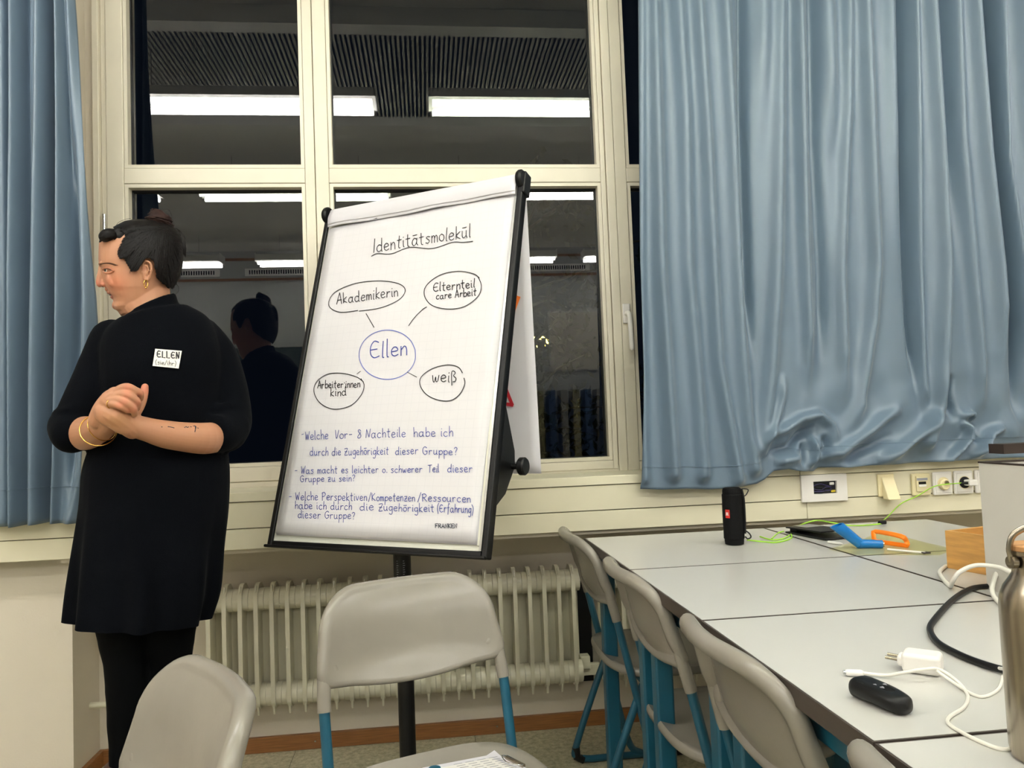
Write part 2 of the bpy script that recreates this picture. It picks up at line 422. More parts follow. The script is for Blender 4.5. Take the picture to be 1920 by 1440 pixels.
# ---- radiators
def radiator(x0, n, label, z0=.178, z1=.572, yc=2.635):
    P = .0492
    t = thing('radiator', (x0 + n * P / 2, yc, 0), 0, label, 'radiator', None)
    d = .052
    out = []
    for k in range(9): a = PI * k / 8; out.append((-d * math.cos(a) * 1.0, z1 - .03 + .03 * math.sin(a) + (.006 if k in (3, 4, 5) else 0)))
    for k in range(9): a = PI * k / 8; out.append((d * math.cos(a), z0 + .03 - .03 * math.sin(a)))
    m = MB()
    W = .0066
    m.prism([(0, y, z) for y, z in out], (-W, 0, 0), (W, 0, 0))
    zb_, zt_ = z0 + .055, z1 - .06
    # rounded front and rear water columns, top and bottom hubs
    for yy in (-d + .008, d - .008):
        m.tube([(0, yy, z0 + .02), (0, yy, z0 + .07), (0, yy, (z0 + z1) / 2), (0, yy, z1 - .07), (0, yy, z1 - .015)], [.003, .0062, .0055, .0062, .003], 10)
    for zc in (z0 + .045, z1 - .045):
        m.lathe([(.020, -P / 2), (.0362, -P / 2 + .0004), (.0366, -.016), (.0358, -.006), (.0358, .006), (.0366, .016), (.0362, P / 2 - .0004), (.020, P / 2)], (0, -.013, zc), 24, 'x')
    m.box(-P / 2, P / 2, .018, .022, zb_ + .01, zt_ - .01)
    # pointed tips
    m.prism([(0, -d + .002, z1 - .03), (0, -d + .012, z1 + .004), (0, -d + .03, z1 - .006)], (-.002, 0, 0), (.002, 0, 0))
    m.prism([(0, -d + .002, z0 + .03), (0, -d + .016, z0 - .014), (0, -d + .03, z0 + .004)], (-.003, 0, 0), (.003, 0, 0))
    s0 = m.build('radiator_section', M['radiator'], None, smooth=True); s0.parent = t
    for i in range(n):
        s = s0 if i == 0 else s0.copy()
        if i: COL.objects.link(s)
        s.location = ((i - n / 2 + .5) * P, 0, 0)
    return t
r1 = radiator(-.735, 25, 'long cream ribbed radiator in the niche behind the flipchart stand')
r2 = radiator(.565, 22, 'cream ribbed radiator mostly hidden behind the row of tables')
a = atY(182, 1322, 2.66); bq = atY(385, 1311, 2.66)
MB().tube([(PX, 2.66, a.z), (-.74, 2.66, a.z)], .010, 12).build('supply_pipe', M['radiator'], r1, smooth=True)
g = atY(1094, 1240, 2.64)
MB().box(g.x - .012, g.x + .020, 2.62, 2.66, g.z - .022, g.z + .022).build('mounting_bracket', M['radiator'], r1, bevel=.003)
MB().box(.497, .56, 2.63, 2.65, .20, .24).build('connector', M['radiator'], r2, bevel=.004)
MB().box(.50, .55, YN - .03, YN - .001, .16, .50).build('gap_shade', M['black'], r2)  # black block standing in for the shade in the gap between the radiators

# ---- things on the duct (power and data outlets)
YD = 2.449
def plate(name, px0, px1, py0, py1, mat, label, cat, d=.010, bev=.004, group=None):
    a = atY(px0, py0, YD); c_ = atY(px1, py1, YD)
    t = thing(name, ((a.x + c_.x) / 2, YD, (a.z + c_.z) / 2), 0, label, cat, group)
    w_, h_ = (c_.x - a.x) / 2, (a.z - c_.z) / 2
    pl = MB().box(t.location.x - w_, t.location.x + w_, YD - d, YD, t.location.z - h_, t.location.z + h_).build('plate', mat, t, bevel=bev, seg=3)
    return t, t.location.x, t.location.z, w_, h_
t = thing('cable_outlet', (1.298, YD, .813), 0, 'white rectangular cover plate with an open hole of dark wires in the cable duct', 'outlet')
cx, cz = t.location.x, t.location.z; W_, H_ = .079, .044
m = MB()
hx0, hx1, hz0, hz1 = cx - .038, cx + .043, cz - .019, cz + .022
m.box(cx - W_, hx0, YD - .010, YD, cz - H_, cz + H_); m.box(hx1, cx + W_, YD - .010, YD, cz - H_, cz + H_)
m.box(hx0, hx1, YD - .010, YD, cz - H_, hz0); m.box(hx0, hx1, YD - .010, YD, hz1, cz + H_)
m.build('plate', M['white'], t)
MB().box(hx0, hx1, YD - .001, YD, hz0, hz1).build('hole', M['darkhole'], t)
random.seed(3)
for k in range(7):
    z_ = hz0 + .004 + k * .0045
    MB().tube(spline([(hx0 + .002, YD - .003, z_), (hx0 + .025, YD - .006, z_ + random.uniform(-.006, .006)), (cx + .01, YD - .005, z_ + random.uniform(-.006, .006)), (hx1 - .016, YD - .003, hz0 + .006 + k * .003)], 5), .0016, 6).build('wire', M['violetwire'] if k % 2 else M['black'], t, smooth=True)
MB().box(hx1 - .018, hx1 - .003, YD - .006, YD - .001, hz0 + .003, hz0 + .010).build('wire', M['yellow'], t, bevel=.002)
MB().box(hx1 - .022, hx1 - .006, YD - .006, YD - .001, hz1 - .014, hz1 - .005).build('connector', M['white'], t, bevel=.002)
# ivory slanted telephone socket
t, x, z, w_, h_ = plate('telephone_socket', 1643, 1676, 889, 930, M['ivory'], 'ivory telephone socket with a slanted wedge housing on the cable duct', 'socket')
m = MB(); m.prism([(0, YD - .010, z + .030), (0, YD - .045, z - .045), (0, YD - .012, z - .045)], (x - .018, 0, 0), (x + .026, 0, 0)); m.build('wedge_housing', M['ivory'], t, bevel=.003)
# beige data socket
t, x, z, w_, h_ = plate('data_socket', 1706, 1743, 888, 928, M['beige'], 'beige square data socket with a small port and name strip', 'socket')
MB().box(x - w_ * .62, x + w_ * .62, YD - .014, YD - .009, z - h_ * .62, z + h_ * .75).build('insert', M['beige'], t, bevel=.001)
MB().box(x - .019, x + .019, YD - .0150, YD - .0135, z + .014, z + .022).build('name_strip', M['greyprint'], t)
MB().box(x - .013, x + .013, YD - .0150, YD - .0135, z + .001, z + .010).build('port', M['black'], t)
MB().box(x - .013, x + .013, YD - .0160, YD - .0135, z - .007, z + .0005).build('flap', M['white'], t)
def outlet(name, px0, px1, py0, py1, label, cat):
    t, x, z, w_, h_ = plate(name, px0, px1, py0, py1, M['white'], label, cat, .010, .006, 'power and knob outlets on the cable duct')
    MB().box(x - w_ * .80, x + w_ * .80, YD - .0120, YD - .009, z - h_ * .80, z + h_ * .80).build('insert', M['white'], t, bevel=.0035, seg=3)
    MB().lathe([(.001, 0), (.0215, 0), (.0215, -.0012), (.0001, -.0012)], (x, YD - .0115, z), 32, 'y').build('socket_well', M['beige'], t)
    return t, x, z, w_, h_
t, x, z, w_, h_ = outlet('key_switch', 1745, 1784, 885, 927, 'white wall outlet with round cream insert and steel key lock', 'switch')
MB().lathe([(.018, 0), (.018, -.009), (.015, -.012), (.0001, -.012)], (x, YD - .012, z - .003), 28, 'y').build('knob', M['ivory'], t, smooth=True)
MB().lathe([(.007, 0), (.007, -.006), (.0001, -.006)], (x + .002, YD - .023, z + .004), 16, 'y').build('key_lock', M['steel'], t, smooth=True)
t, x, z, w_, h_ = outlet('power_socket', 1785, 1823, 883, 925, 'white power socket with a flat white plug and black cable end in it', 'socket')
MB().lathe([(.0001, 0), (.0195, 0), (.0195, -.0005), (.0001, -.0005)], (x, YD - .0125, z), 28, 'y').build('socket_hole', M['darkhole'], t)
SOCK = Vector((x, YD - .014, z))
t3, x, z, w_, h_ = outlet('power_socket', 1824, 1862, 881, 923, 'white power socket half hidden by the tall grey box', 'socket')

# ---- ceiling lamps
def lamp(x0, x1, y, zt, mat, label):
    t = thing('ceiling_lamp', ((x0 + x1) / 2, y, zt), 0, label, 'lamp', 'fluorescent ceiling lamps')
    m = MB(); m.prism([(0, y - .11, zt - .012), (0, y - .03, zt + .075), (0, y + .03, zt + .075), (0, y + .11, zt - .012), (0, y + .104, zt - .012), (0, y + .028, zt + .06), (0, y - .028, zt + .06), (0, y - .104, zt - .012)], (x0, 0, 0), (x1, 0, 0))
    m.box(x0 - .004, x0, y - .11, y + .11, zt - .02, zt + .075); m.box(x1, x1 + .004, y - .11, y + .11, zt - .02, zt + .075)
    m.build('reflector', M['reflector'], t)
    for yy in (y - .075, y + .075):
        MB().tube([(x0 + .02, yy, zt - .035), (x1 - .02, yy, zt - .035)], .019, 10).build('tube', mat, t, smooth=True)
    for xx in (x0 + .25, x1 - .25): MB().tube([(xx, y, zt + .07), (xx, y, ZC)], .003, 6).build('suspension_rod', M['alu'], t)
rows = [(.85, [(-3.30, -2.05), (-1.76, -.235), (.075, 1.60), (1.90, 3.40)]), (-.92, [(-3.30, -2.05), (-1.74, -.235), (.085, 1.60), (1.90, 3.40)]), (-3.5, [(-3.40, -2.22), (-1.84, -.34), (.0, 1.57), (1.90, 3.40)])]  # last lamp of each row is unseen, added to spread the light wider
for ri, (yy, xs) in enumerate(rows):
    for k, (a, b_) in enumerate(xs):
        lamp(a, b_, yy, 3.0, M['tubeg'] if (ri, k) in ((0, 2), (1, 1)) else M['tube'],
             'fluorescent ceiling lamp, %s row from the windows, %s' % (('first', 'second', 'third')[ri], ('far left', 'centre left', 'centre right', 'far right, unseen, added for wider light')[k]))
ORD = 'first second third fourth fifth sixth seventh eighth ninth tenth eleventh twelfth'.split()
# ---- back of the room, seen in the window reflections
tr = thing('trim_3', kind='structure')
for zz in (2.93, 3.18): MB().box(XL, XR, YB, YB + .03, zz, zz + .028).build('wooden_rail', M['oak'], tr)
for k in range(6):
    xx = -3.3 + k * 1.15
    g = thing('vent_grille', (xx + .42, YB, 3.03), 0, 'slotted vent grille high on the back wall, %s from the left' % ORD[k], 'vent', 'vent grilles on the back wall')
    MB().box(xx, xx + .85, YB, YB + .02, 2.99, 3.08).build('frame', M['white'], g)
    m = MB()
    for i in range(26): m.box(xx + .05 + i * .029, xx + .066 + i * .029, YB + .018, YB + .022, 3.01, 3.06)
    sl_ = m.build('slots', M['black'], g); sl_['kind'] = 'stuff'
g = thing('pinboard', (2.1, YB, 2.1), 0, 'large pale pinboard on the back wall', 'pinboard')
MB().box(1.60, 2.75, YB, YB + .03, 1.72, 2.45).build('panel', M['poster'], g)
MB().box(1.58, 2.77, YB, YB + .02, 1.70, 2.47).build('frame', M['alu'], g)
g = thing('cupboard', (1.8, YB, 0), 0, 'grey cupboard with coloured binders against the back wall', 'cupboard')
MB().box(1.0, 2.9, YB + .002, YB + .4, 0, .5).build('body', M['cupboard'], g)
for k in range(12):
    xx = 1.05 + k * .15
    bo = MB().box(xx, xx + .08, YB + .05, YB + .33, .5, 1.45).build('document_binder', M['bluebinder'] if k % 3 == 0 else (M['cupboard'] if k % 3 == 1 else M['yellowbinder']))
    props(bo, '%s binder from the left on the cupboard at the back wall, %s' % (ORD[k], ('blue', 'grey', 'yellowish')[k % 3]), 'binder', 'binders on the back cupboard')
g = thing('notice_board', (-1, YB, 2.1), 0, 'dark chalkboard on the back wall', 'chalkboard')
MB().box(-3.2, .9, YB + .001, YB + .04, 1.0, 2.1).build('panel', material('chalkboard_green', srgb(34, 48, 42), .6), g)

# ---- outside, at night
gr = MB().box(-14, 18, 3.0, 30, -.6, -.55).build('lawn', M['ground']); gr['kind'] = 'structure'
def tree(x, y, h, n, label):
    t = thing('tree', (x, y, -.55), 0, label, 'tree')
    MB().tube(spline([(x, y, -.55), (x + .05, y, .5), (x - .03, y + .05, 1.4), (x, y, h)], 5), [.07 - .05 * i / 15 for i in range(16)], 8).build('trunk', M['bark'], t, smooth=True)
    m = MB(); mb = MB()
    for k in range(26):
        a = random.uniform(0, 2 * PI); z0 = random.uniform(.3, h - .2); L = random.uniform(.35, .8)
        p0 = Vector((x, y, z0)); p1 = p0 + Vector((math.cos(a) * L, math.sin(a) * L, random.uniform(-.1, .4)))
        mb.tube([p0, lerp(p0, p1, .5) + Vector((0, 0, .05)), p1], [.012, .008, .003], 5)
        for q in range(n // 2):
            c_ = lerp(p0, p1, random.uniform(.3, 1.15)) + Vector([random.gauss(0, .10) for _ in range(3)])
            d = Vector([random.gauss(0, 1) for _ in range(3)]).normalized(); e = d.cross(Vector((random.gauss(0, 1), random.gauss(0, 1), random.gauss(0, 1)))).normalized()
            s_ = random.uniform(.025, .05)
            m.add([c_ - d * s_, c_ + e * s_ * .42, c_ + d * s_, c_ - e * s_ * .42], [(0, 1, 2), (0, 2, 3)])
    mb.build('branches', M['bark'], t, kind='stuff')
    m.build('leaves', M['leaf'], t, fix=False, kind='stuff')
tree(1.65, 4.3, 2.4, 60, 'leafy tree close behind the windows in the dark')
tree(.75, 5.4, 2.9, 160, 'leafy tree farther outside in the dark garden')
lt = thing('street_lamp', (1.80, 12, -.55), 0, 'small yellow street lamp shining through leaves outside the window', 'lamp')
MB().tube([(1.80, 12, -.55), (1.80, 12, 2.2)], .05, 8).build('post', M['black'], lt)
yl = material('street_lamp_glow', (1, 1, 1, 1), emit=srgb(255, 214, 90), es=14)
MB().ell((1.80, 11.99, 2.33), [(.16, 0, 0), (0, .12, 0), (0, 0, .09)]).build('lantern', yl, lt, smooth=True)

# ================================================================== CURTAINS
def seg_dist(X, Z, pts):
    """distance of every grid point to a polyline, and the position along it 0..1"""
    best = np.full(X.shape, 1e9); pos = np.zeros(X.shape); n = len(pts) - 1
    for i in range(n):
        ax, az = pts[i]; bx, bz = pts[i + 1]; dx, dz = bx - ax, bz - az; L = dx * dx + dz * dz + 1e-12
        t = np.clip(((X - ax) * dx + (Z - az) * dz) / L, 0, 1)
        d = np.hypot(X - ax - t * dx, Z - az - t * dz); k = d < best
        best[k] = d[k]; pos[k] = ((i + t) / n)[k]
    return best, pos
def curtain(name, label, Y, xl, xr, zt, zb, ridges, base, nu, nv, hem_z, thick=.003):
    """xl, xr, zb: functions giving the outline; ridges: (points [(x, z)], width, height)"""
    S, T = np.meshgrid(np.linspace(0, 1, nu), np.linspace(0, 1, nv))
    XB = xl(0) + (xr(0) - xl(0)) * S
    ZB = zb(XB)
    Z = ZB + (zt - ZB) * T
    X = xl(Z) + (xr(Z) - xl(Z)) * S
    H = base(X, Z)
    for pts, wd, ht in ridges:
        if pts[0][1] > 2.2:                      # folds run on up to the rail
            k_ = (3.3 - pts[0][1]) / max(.05, pts[0][1] - pts[1][1]); pts = [(pts[0][0] + (pts[0][0] - pts[1][0]) * k_ * .3, 3.3)] + list(pts)
        d, pos = seg_dist(X, Z, pts)
        fade = 1
        if pts[-1][1] > .96 and pts[0][1] > 2.0: fade = np.clip((1 - pos) * (6 if pts[-1][1] < 1.25 else 2.6), 0, 1) ** 1.2
        elif pts[0][1] < 2.0: fade = np.clip(np.minimum(pos, 1 - pos) * 4, 0, 1) ** .7
        H = H + ht * np.exp(-(d / wd) ** 2) * fade
    V = np.stack([X, Y - H, Z], -1).reshape(-1, 3)
    m = MB(); m.v = [tuple(p) for p in V.tolist()]
    m.f = [(j * nu + i, j * nu + i + 1, (j + 1) * nu + i + 1, (j + 1) * nu + i) for j in range(nv - 1) for i in range(nu - 1)]
    t = thing(name, (float(V[:, 0].mean()), Y, 0), 0, label, 'curtain', None)
    o = m.build('cloth', M['curtain'], t, smooth='all', fix=False); md = o.modifiers.new('t', 'SOLIDIFY'); md.thickness = thick
    # hem seam: a line of stitching across the folds
    hj = [int(np.argmin(np.abs(Z[:, i] - (ZB[0, i] + hem_z)))) for i in range(nu)]
    P = [(float(X[j, i]), float(Y - H[j, i] - .0016), float(ZB[0, i] + hem_z)) for i, j in enumerate(hj)]
    step = max(1, nu // 160)
    s = MB().tube(P[::step], .0009, 5).build('hem_seam', M['curtain'], t, smooth=True)
    return t
def R(px, Y=2.36): return [(lambda q: (q.x, q.z))(atY(a, b, Y)) for a, b in px]
YC = 2.40
# right curtain: the folds as they fall
rid = []
for px, wd, ht in [
    ([(1206, -60), (1207, 500), (1216, 900)], .016, .018),
    ([(1229, -60), (1231, 0), (1237, 244), (1243, 500), (1257, 720), (1268, 890)], .022, .030),
    ([(1276, -60), (1278, 0), (1290, 203), (1296, 500), (1315, 720), (1326, 890)], .024, .030),
    ([(1313, -60), (1315, 0), (1331, 244), (1343, 500), (1353, 681), (1380, 835), (1392, 900)], .020, .026),
    ([(1367, -60), (1367, 0), (1380, 244), (1390, 488), (1400, 681), (1411, 816), (1424, 880)], .022, .030),
    ([(1400, -60), (1402, 200), (1412, 500), (1420, 690)], .016, -.030),
    ([(1440, -60), (1437, 100), (1430, 300)], .030, .022),
    ([(1473, -60), (1469, 244), (1463, 500), (1452, 700), (1438, 840)], .024, .028),
    ([(1502, -60), (1510, 203), (1517, 450), (1523, 604), (1527, 758)], .020, .034),
    ([(1532, -60), (1538, 250), (1552, 500), (1556, 740)], .020, -.026),
    ([(1558, -60), (1566, 160), (1571, 290)], .032, .030),
    ([(1599, -60), (1599, 203), (1585, 500), (1589, 643), (1592, 770)], .020, .026),
    ([(1627, -60), (1640, 244), (1651, 488), (1645, 604), (1623, 758), (1598, 816)], .022, .030),
    ([(1680, -60), (1688, 284), (1696, 520)], .026, .022),
    ([(1700, -60), (1708, 300), (1722, 600), (1740, 760)], .015, -.034),
    ([(1721, -60), (1729, 244), (1733, 500), (1742, 720), (1758, 797)], .016, .028),
    ([(1753, -60), (1770, 244), (1782, 500), (1772, 760), (1750, 830)], .023, .036),
    ([(1778, -60), (1792, 244), (1810, 520)], .016, -.024),
    ([(1800, -60), (1814, 244), (1835, 488), (1851, 681), (1854, 797)], .020, .030),
    ([(1833, -60), (1859, 284), (1883, 500), (1898, 720)], .022, .034),
    ([(1860, -60), (1882, 250), (1912, 520), (1925, 800)], .015, -.075),
    ([(1883, -60), (1896, 284), (1926, 500), (1950, 800)], .018, .040),
    ([(1925, -60), (1950, 300), (1980, 600)], .03, .045),
    # where the cloth bunches up on the sill
    ([(1438, 838), (1452, 815), (1473, 808), (1510, 785), (1546, 778), (1570, 797), (1577, 828)], .014, .030),
    ([(1440, 832), (1462, 790), (1474, 745), (1477, 700)], .012, .022),
    ([(1445, 850), (1490, 838), (1515, 812), (1540, 800)], .013, -.028),
    ([(1534, 818), (1540, 850), (1532, 878)], .010, .034),
    ([(1519, 830), (1516, 878)], .009, -.02),
    ([(1556, 815), (1562, 838), (1548, 856)], .010, -.026),
    ([(1542, 856), (1580, 850), (1622, 822), (1668, 784), (1700, 765)], .017, .032),
    ([(1590, 870), (1640, 842), (1690, 815)], .014, -.020),
    ([(1660, 868), (1705, 838), (1750, 798), (1768, 770)], .016, .032),
    ([(1812, 790), (1826, 800), (1828, 820), (1810, 845), (1788, 868)], .011, .034),
    ([(1808, 780), (1834, 775), (1838, 790)], .010, .028),
    ([(1835, 860), (1850, 845), (1870, 815), (1880, 808), (1896, 800)], .012, .034),
    ([(1795, 700), (1790, 740), (1800, 790)], .014, -.03),
    ([(1850, 830), (1838, 812), (1845, 798)], .010, -.026),
    ([(1462, 870), (1490, 862), (1510, 855)], .014, .022)]:
    rid.append((R(px), wd, ht * 1.25))
bx, bz = zip(*[(q.x, q.z) for q in (atY(a, b_, YC - .02) for a, b_ in [(1180, 918), (1203, 918), (1245, 919), (1290, 917), (1335, 919), (1370, 916), (1400, 912), (1425, 908), (1440, 900), (1455, 884), (1480, 880), (1502, 884), (1535, 885), (1545, 878), (1600, 876), (1700, 870), (1840, 862), (1990, 855)])])
lx, lz = zip(*sorted([(q.z, q.x) for q in (atY(a, b_, YC - .01) for a, b_ in [(1203, 918), (1207, 700), (1199, 480), (1197, 250), (1195, 0), (1194, -300)])]))
def zbR(X): return np.interp(X, bx, bz)
def xlR(Z): return np.interp(Z, lx, lz)
def xrR(Z): return 2.60 + 0 * np.asarray(Z)
def baseR(X, Z):
    t = np.clip((Z - .9) / 1.4, 0, 1)
    h = .006 * np.sin(X * 33 + .8 * Z) + .03 * np.clip(X - 2.05, 0, 1) * np.sin(X * 60)
    k = np.clip((1.25 - Z) / .35, 0, 1) * np.clip((X - 1.10) / .12, 0, 1)
    return h + k * (.010 * np.sin(X * 38 + Z * 22) + .008 * np.sin(X * 21 - Z * 40))
curtain('curtain', 'wide satin blue curtain bunched up on the sill right of the window', YC, xlR, xrR, 3.22, zbR, rid, baseR, 430, 300, .070)
# left curtain: deep straight folds
ridL = []
for px, wd, ht in [([(4, -60), (8, 500), (4, 980)], .020, .030), ([(28, -60), (30, 250), (24, 600), (26, 985)], .017, .045), ([(46, -60), (44, 990)], .010, -.03),
                   ([(16, -60), (15, 500), (17, 990)], .008, -.050),
                   ([(54, -60), (56, 200), (54, 420)], .014, .03), ([(80, -60), (78, 200), (70, 450), (62, 700), (60, 985)], .020, .05),
                   ([(99, -60), (96, 300), (88, 600), (82, 980)], .009, -.06), ([(112, -60), (115, 300), (113, 600), (100, 985)], .013, .05),
                   ([(121, -60), (127, 300), (128, 500)], .008, -.03), ([(127, -60), (150, 350), (165, 560), (160, 780), (135, 980)], .020, .04),
                   ([(135, 250), (140, 500), (132, 980)], .009, -.022)]:
    ridL.append((R(px, 2.38), wd, ht))
rx, rz_ = zip(*sorted([(q.z, q.x) for q in (atY(a, b_, YC) for a, b_ in [(145, 0), (136, -150), (159, 220), (172, 400), (184, 560), (186, 640), (172, 780), (158, 900), (150, 985)])]))
def xrL(Z): return np.interp(Z, rx, rz_)
curtain('curtain', 'blue curtain in deep straight folds at the left edge behind the woman', YC, lambda Z: -1.75 + 0 * np.asarray(Z), xrL, 3.22,
        lambda X: .826 - .002 * np.sin(X * 30), ridL, lambda X, Z: .012 * np.sin(X * 95 + .5 * np.sin(2 * Z)) + .02 * np.sin(X * 40) * (X < -1.25), 260, 160, .105)
cr = MB().tube([(XL, YC, 3.24), (XR, YC, 3.24)], .014, 10).build('curtain_rail', M['alu'], smooth=True)
props(cr, 'straight aluminium curtain rail under the ceiling above the windows', 'curtain rail')

# ================================================================== TABLES
TZ = .72
def table(x0, x1, y0, y1, label, g='pushed-together grey classroom tables'):
    t = thing('classroom_table', ((x0 + x1) / 2, (y0 + y1) / 2, 0), 0, label, 'table', g)
    e = .0035
    MB().box(x0 + e, x1 - e, y0 + e, y1 - e, TZ - .024, TZ).build('tabletop', M['top'], t)
    m = MB()
    m.box(x0 + .0005, x0 + e, y0 + .0005, y1 - .0005, TZ - .025, TZ - .0004); m.box(x1 - e, x1 - .0005, y0 + .0005, y1 - .0005, TZ - .025, TZ - .0004)
    m.box(x0 + e, x1 - e, y0 + .0005, y0 + e, TZ - .025, TZ - .0004); m.box(x0 + e, x1 - e, y1 - e, y1 - .0005, TZ - .025, TZ - .0004)
    m.build('edge_band', M['edge'], t)
    m = MB(); i = .035; z0, z1 = TZ - .075, TZ - .026
    m.box(x0 + i, x1 - i, y0 + i, y0 + i + .025, z0, z1); m.box(x0 + i, x1 - i, y1 - i - .025, y1 - i, z0, z1)
    m.box(x0 + i, x0 + i + .025, y0 + i + .025, y1 - i - .025, z0, z1); m.box(x1 - i - .025, x1 - i, y0 + i + .025, y1 - i - .025, z0, z1)
    m.build('frame_rail', M['blue'], t, bevel=.003)
    for xx in (x0 + i - .004, x1 - i - .036):
        for yy in (y0 + i - .004, y1 - i - .036):
            lg = MB().box(xx, xx + .040, yy, yy + .040, .02, z0 + .01).build('leg', M['blue'], t, bevel=.006, seg=3)
            MB().box(xx - .002, xx + .042, yy - .002, yy + .042, 0, .03).build('foot', M['black'], lg, bevel=.004)
    return t
xa, xm_, xb_ = .450, 1.003, 1.53
ys = [2.262, 1.752, 1.285, .776, .27]
nm = ['nearest the windows', 'second from the windows', 'third from the windows', 'nearest the camera']
for k in range(4):
    table(xa, xm_ - .0015, ys[k + 1] + .001, ys[k] - .001, 'grey classroom table with dark edge, chair-side row, ' + nm[k])
ys2 = [2.262, 1.752, 1.245, .738, .23]
for k in range(4):
    table(xm_ + .0015, xb_, ys2[k + 1] + .001, ys2[k] - .001, 'grey classroom table with dark edge, right-hand row, ' + nm[k])

# ================================================================== CHAIRS
def chair(name='school_chair'):
    t = thing(name)
    ln = .225
    # ---- shell of the backrest: dished front, edge rolled back all round, sockets over the tubes
    ZT, ZS, RT, RB = .745 - .014, .575, .078, .018
    wt, wb = .176, .188
    def arc(cy, cz, r, a0, a1, n): return [(cy + r * math.cos(lerp(a0, a1, i / n)), cz + r * math.sin(lerp(a0, a1, i / n))) for i in range(n + 1)]
    O = arc(wt - RT, ZT - RT, RT, .05, PI / 2, 12) + [(y_, ZT) for y_ in (.035, 0, -.035)] + arc(-wt + RT, ZT - RT, RT, PI / 2, PI - .05, 12)
    O += [(-lerp(wt, wb, k), lerp(ZT - RT, ZS + RB, k)) for k in (.25, .5, .75)] + arc(-wb + RB, ZS + RB, RB, PI, 1.5 * PI, 6)
    O += [(y_, ZS - .018 * (1 - (y_ / .15) ** 2)) for y_ in np.linspace(-.13, .13, 11)]
    O += arc(wb - RB, ZS + RB, RB, 1.5 * PI, 2 * PI, 6) + [(lerp(wb, wt, k), lerp(ZS + RB, ZT - RT, k)) for k in (.25, .5, .75)]
    NO = len(O); C0 = (0, .655)
    def RR(z): return lerp(.0085, .0148, min(1, max(0, (z - .56) / .06)))
    def X(y, z): return -.13 - (z - .53) * ln + .0138 - .036 * (1 - (y / .19) ** 2) * min(1, (z - .50) / .1) - .016 * max(0, (z - .665) / .07) ** 2
    nrm = []
    for i in range(NO):
        a_, b_ = O[i - 1], O[(i + 1) % NO]; ty, tz = b_[0] - a_[0], b_[1] - a_[1]; L_ = math.hypot(ty, tz); nrm.append((tz / L_, -ty / L_))
    rg = []
    for r_ in (.02, .15, .3, .45, .6, .75, .87, .95, 1.0):
        rg.append([Vector((X(C0[0] + (y_ - C0[0]) * r_, C0[1] + (z_ - C0[1]) * r_), C0[0] + (y_ - C0[0]) * r_, C0[1] + (z_ - C0[1]) * r_)) for y_, z_ in O])
    for a_ in (.35, .75, 1.2, 1.6, 2.0, 2.5, 2.95):
        rg.append([Vector((X(*O[i]) - RR(O[i][1]) * (1 - math.cos(a_)), O[i][0] + nrm[i][0] * RR(O[i][1]) * math.sin(a_), O[i][1] + nrm[i][1] * RR(O[i][1]) * math.sin(a_))) for i in range(NO)])
    for off, dx in ((-.5, -1.95), (-.95, -1.3)):
        rg.append([Vector((X(*O[i]) + RR(O[i][1]) * dx, O[i][0] + nrm[i][0] * RR(O[i][1]) * off, O[i][1] + nrm[i][1] * RR(O[i][1]) * off)) for i in range(NO)])
    for r_ in (.88, .7, .5, .3, .15, .02):
        rg.append([Vector((X(C0[0] + (y_ - C0[0]) * r_, C0[1] + (z_ - C0[1]) * r_) - .006, C0[0] + (y_ - C0[0]) * r_, C0[1] + (z_ - C0[1]) * r_)) for y_, z_ in O])
    m = MB(); m.rings(rg)
    for s_ in (-1, 1):
        P = [Vector((-.13 - (z_ - .53) * ln + d_, s_ * y_, z_)) for z_, y_, d_ in ((.527, .190, 0), (.55, .189, -.0005), (.575, .187, -.001), (.60, .1855, -.002), (.63, .181, -.002), (.66, .179, -.002))]
        m.tube(spline(P, 4), [.0130] * 9 + [.0128, .0125, .012, .0115, .011, .0105, .010, .0095, .009, .0085, .008, .0075], 14)
        # web filling the corner between socket and lower edge
        m.ell((X(.17, .59) - .010, s_ * .172, .592), [(.007, 0, 0), (0, .018, 0), (0, 0, .022)], 14, 8)
    m.build('backrest', M['shell'], t, smooth=True, auto=70)
    # ---- seat shell
    def seat(u, v_):
        th = u * 2 * PI; rr_ = v_
        c_, s_ = math.cos(th), math.sin(th); e = 2 / 3.6
        ax_, ay_ = .172, .200
        x = ax_ * abs(c_) ** e * (1 if c_ > 0 else -1) * rr_; y = ay_ * abs(s_) ** e * (1 if s_ > 0 else -1) * rr_
        y *= 1 - .0 * (x < 0) * abs(x / ax_)
        z = .386 + .012 * (rr_ ** 4) - .022 * max(0, x / ax_ - .55) ** 2 * 4 * .3
        if x < -.10: z += .10 * (abs(x) - .10) ** 1.3 * 2
        return Vector((x + .030, y, z))
    NS, NRR = 48, 12
    m = MB(); top = [[seat(i / NS, j / NRR) for i in range(NS)] for j in range(1, NRR + 1)]
    edge = []
    for k, (sc, dz) in enumerate([(1.022, -.004), (1.030, -.012), (1.022, -.020), (.98, -.024), (.93, -.018)]):
        edge.append([Vector((.030 + (p.x - .030) * sc, p.y * sc, p.z + dz)) for p in top[-1]])
    und = [[Vector((p.x, p.y, p.z - .012)) for p in r] for r in top[::-1][1:]]
    m.rings(top + edge + und)
    m.build('seat', M['shell'], t, smooth=True, auto=60)
    # ---- bent tube frame, one each side
    m = MB(); rt = .0105
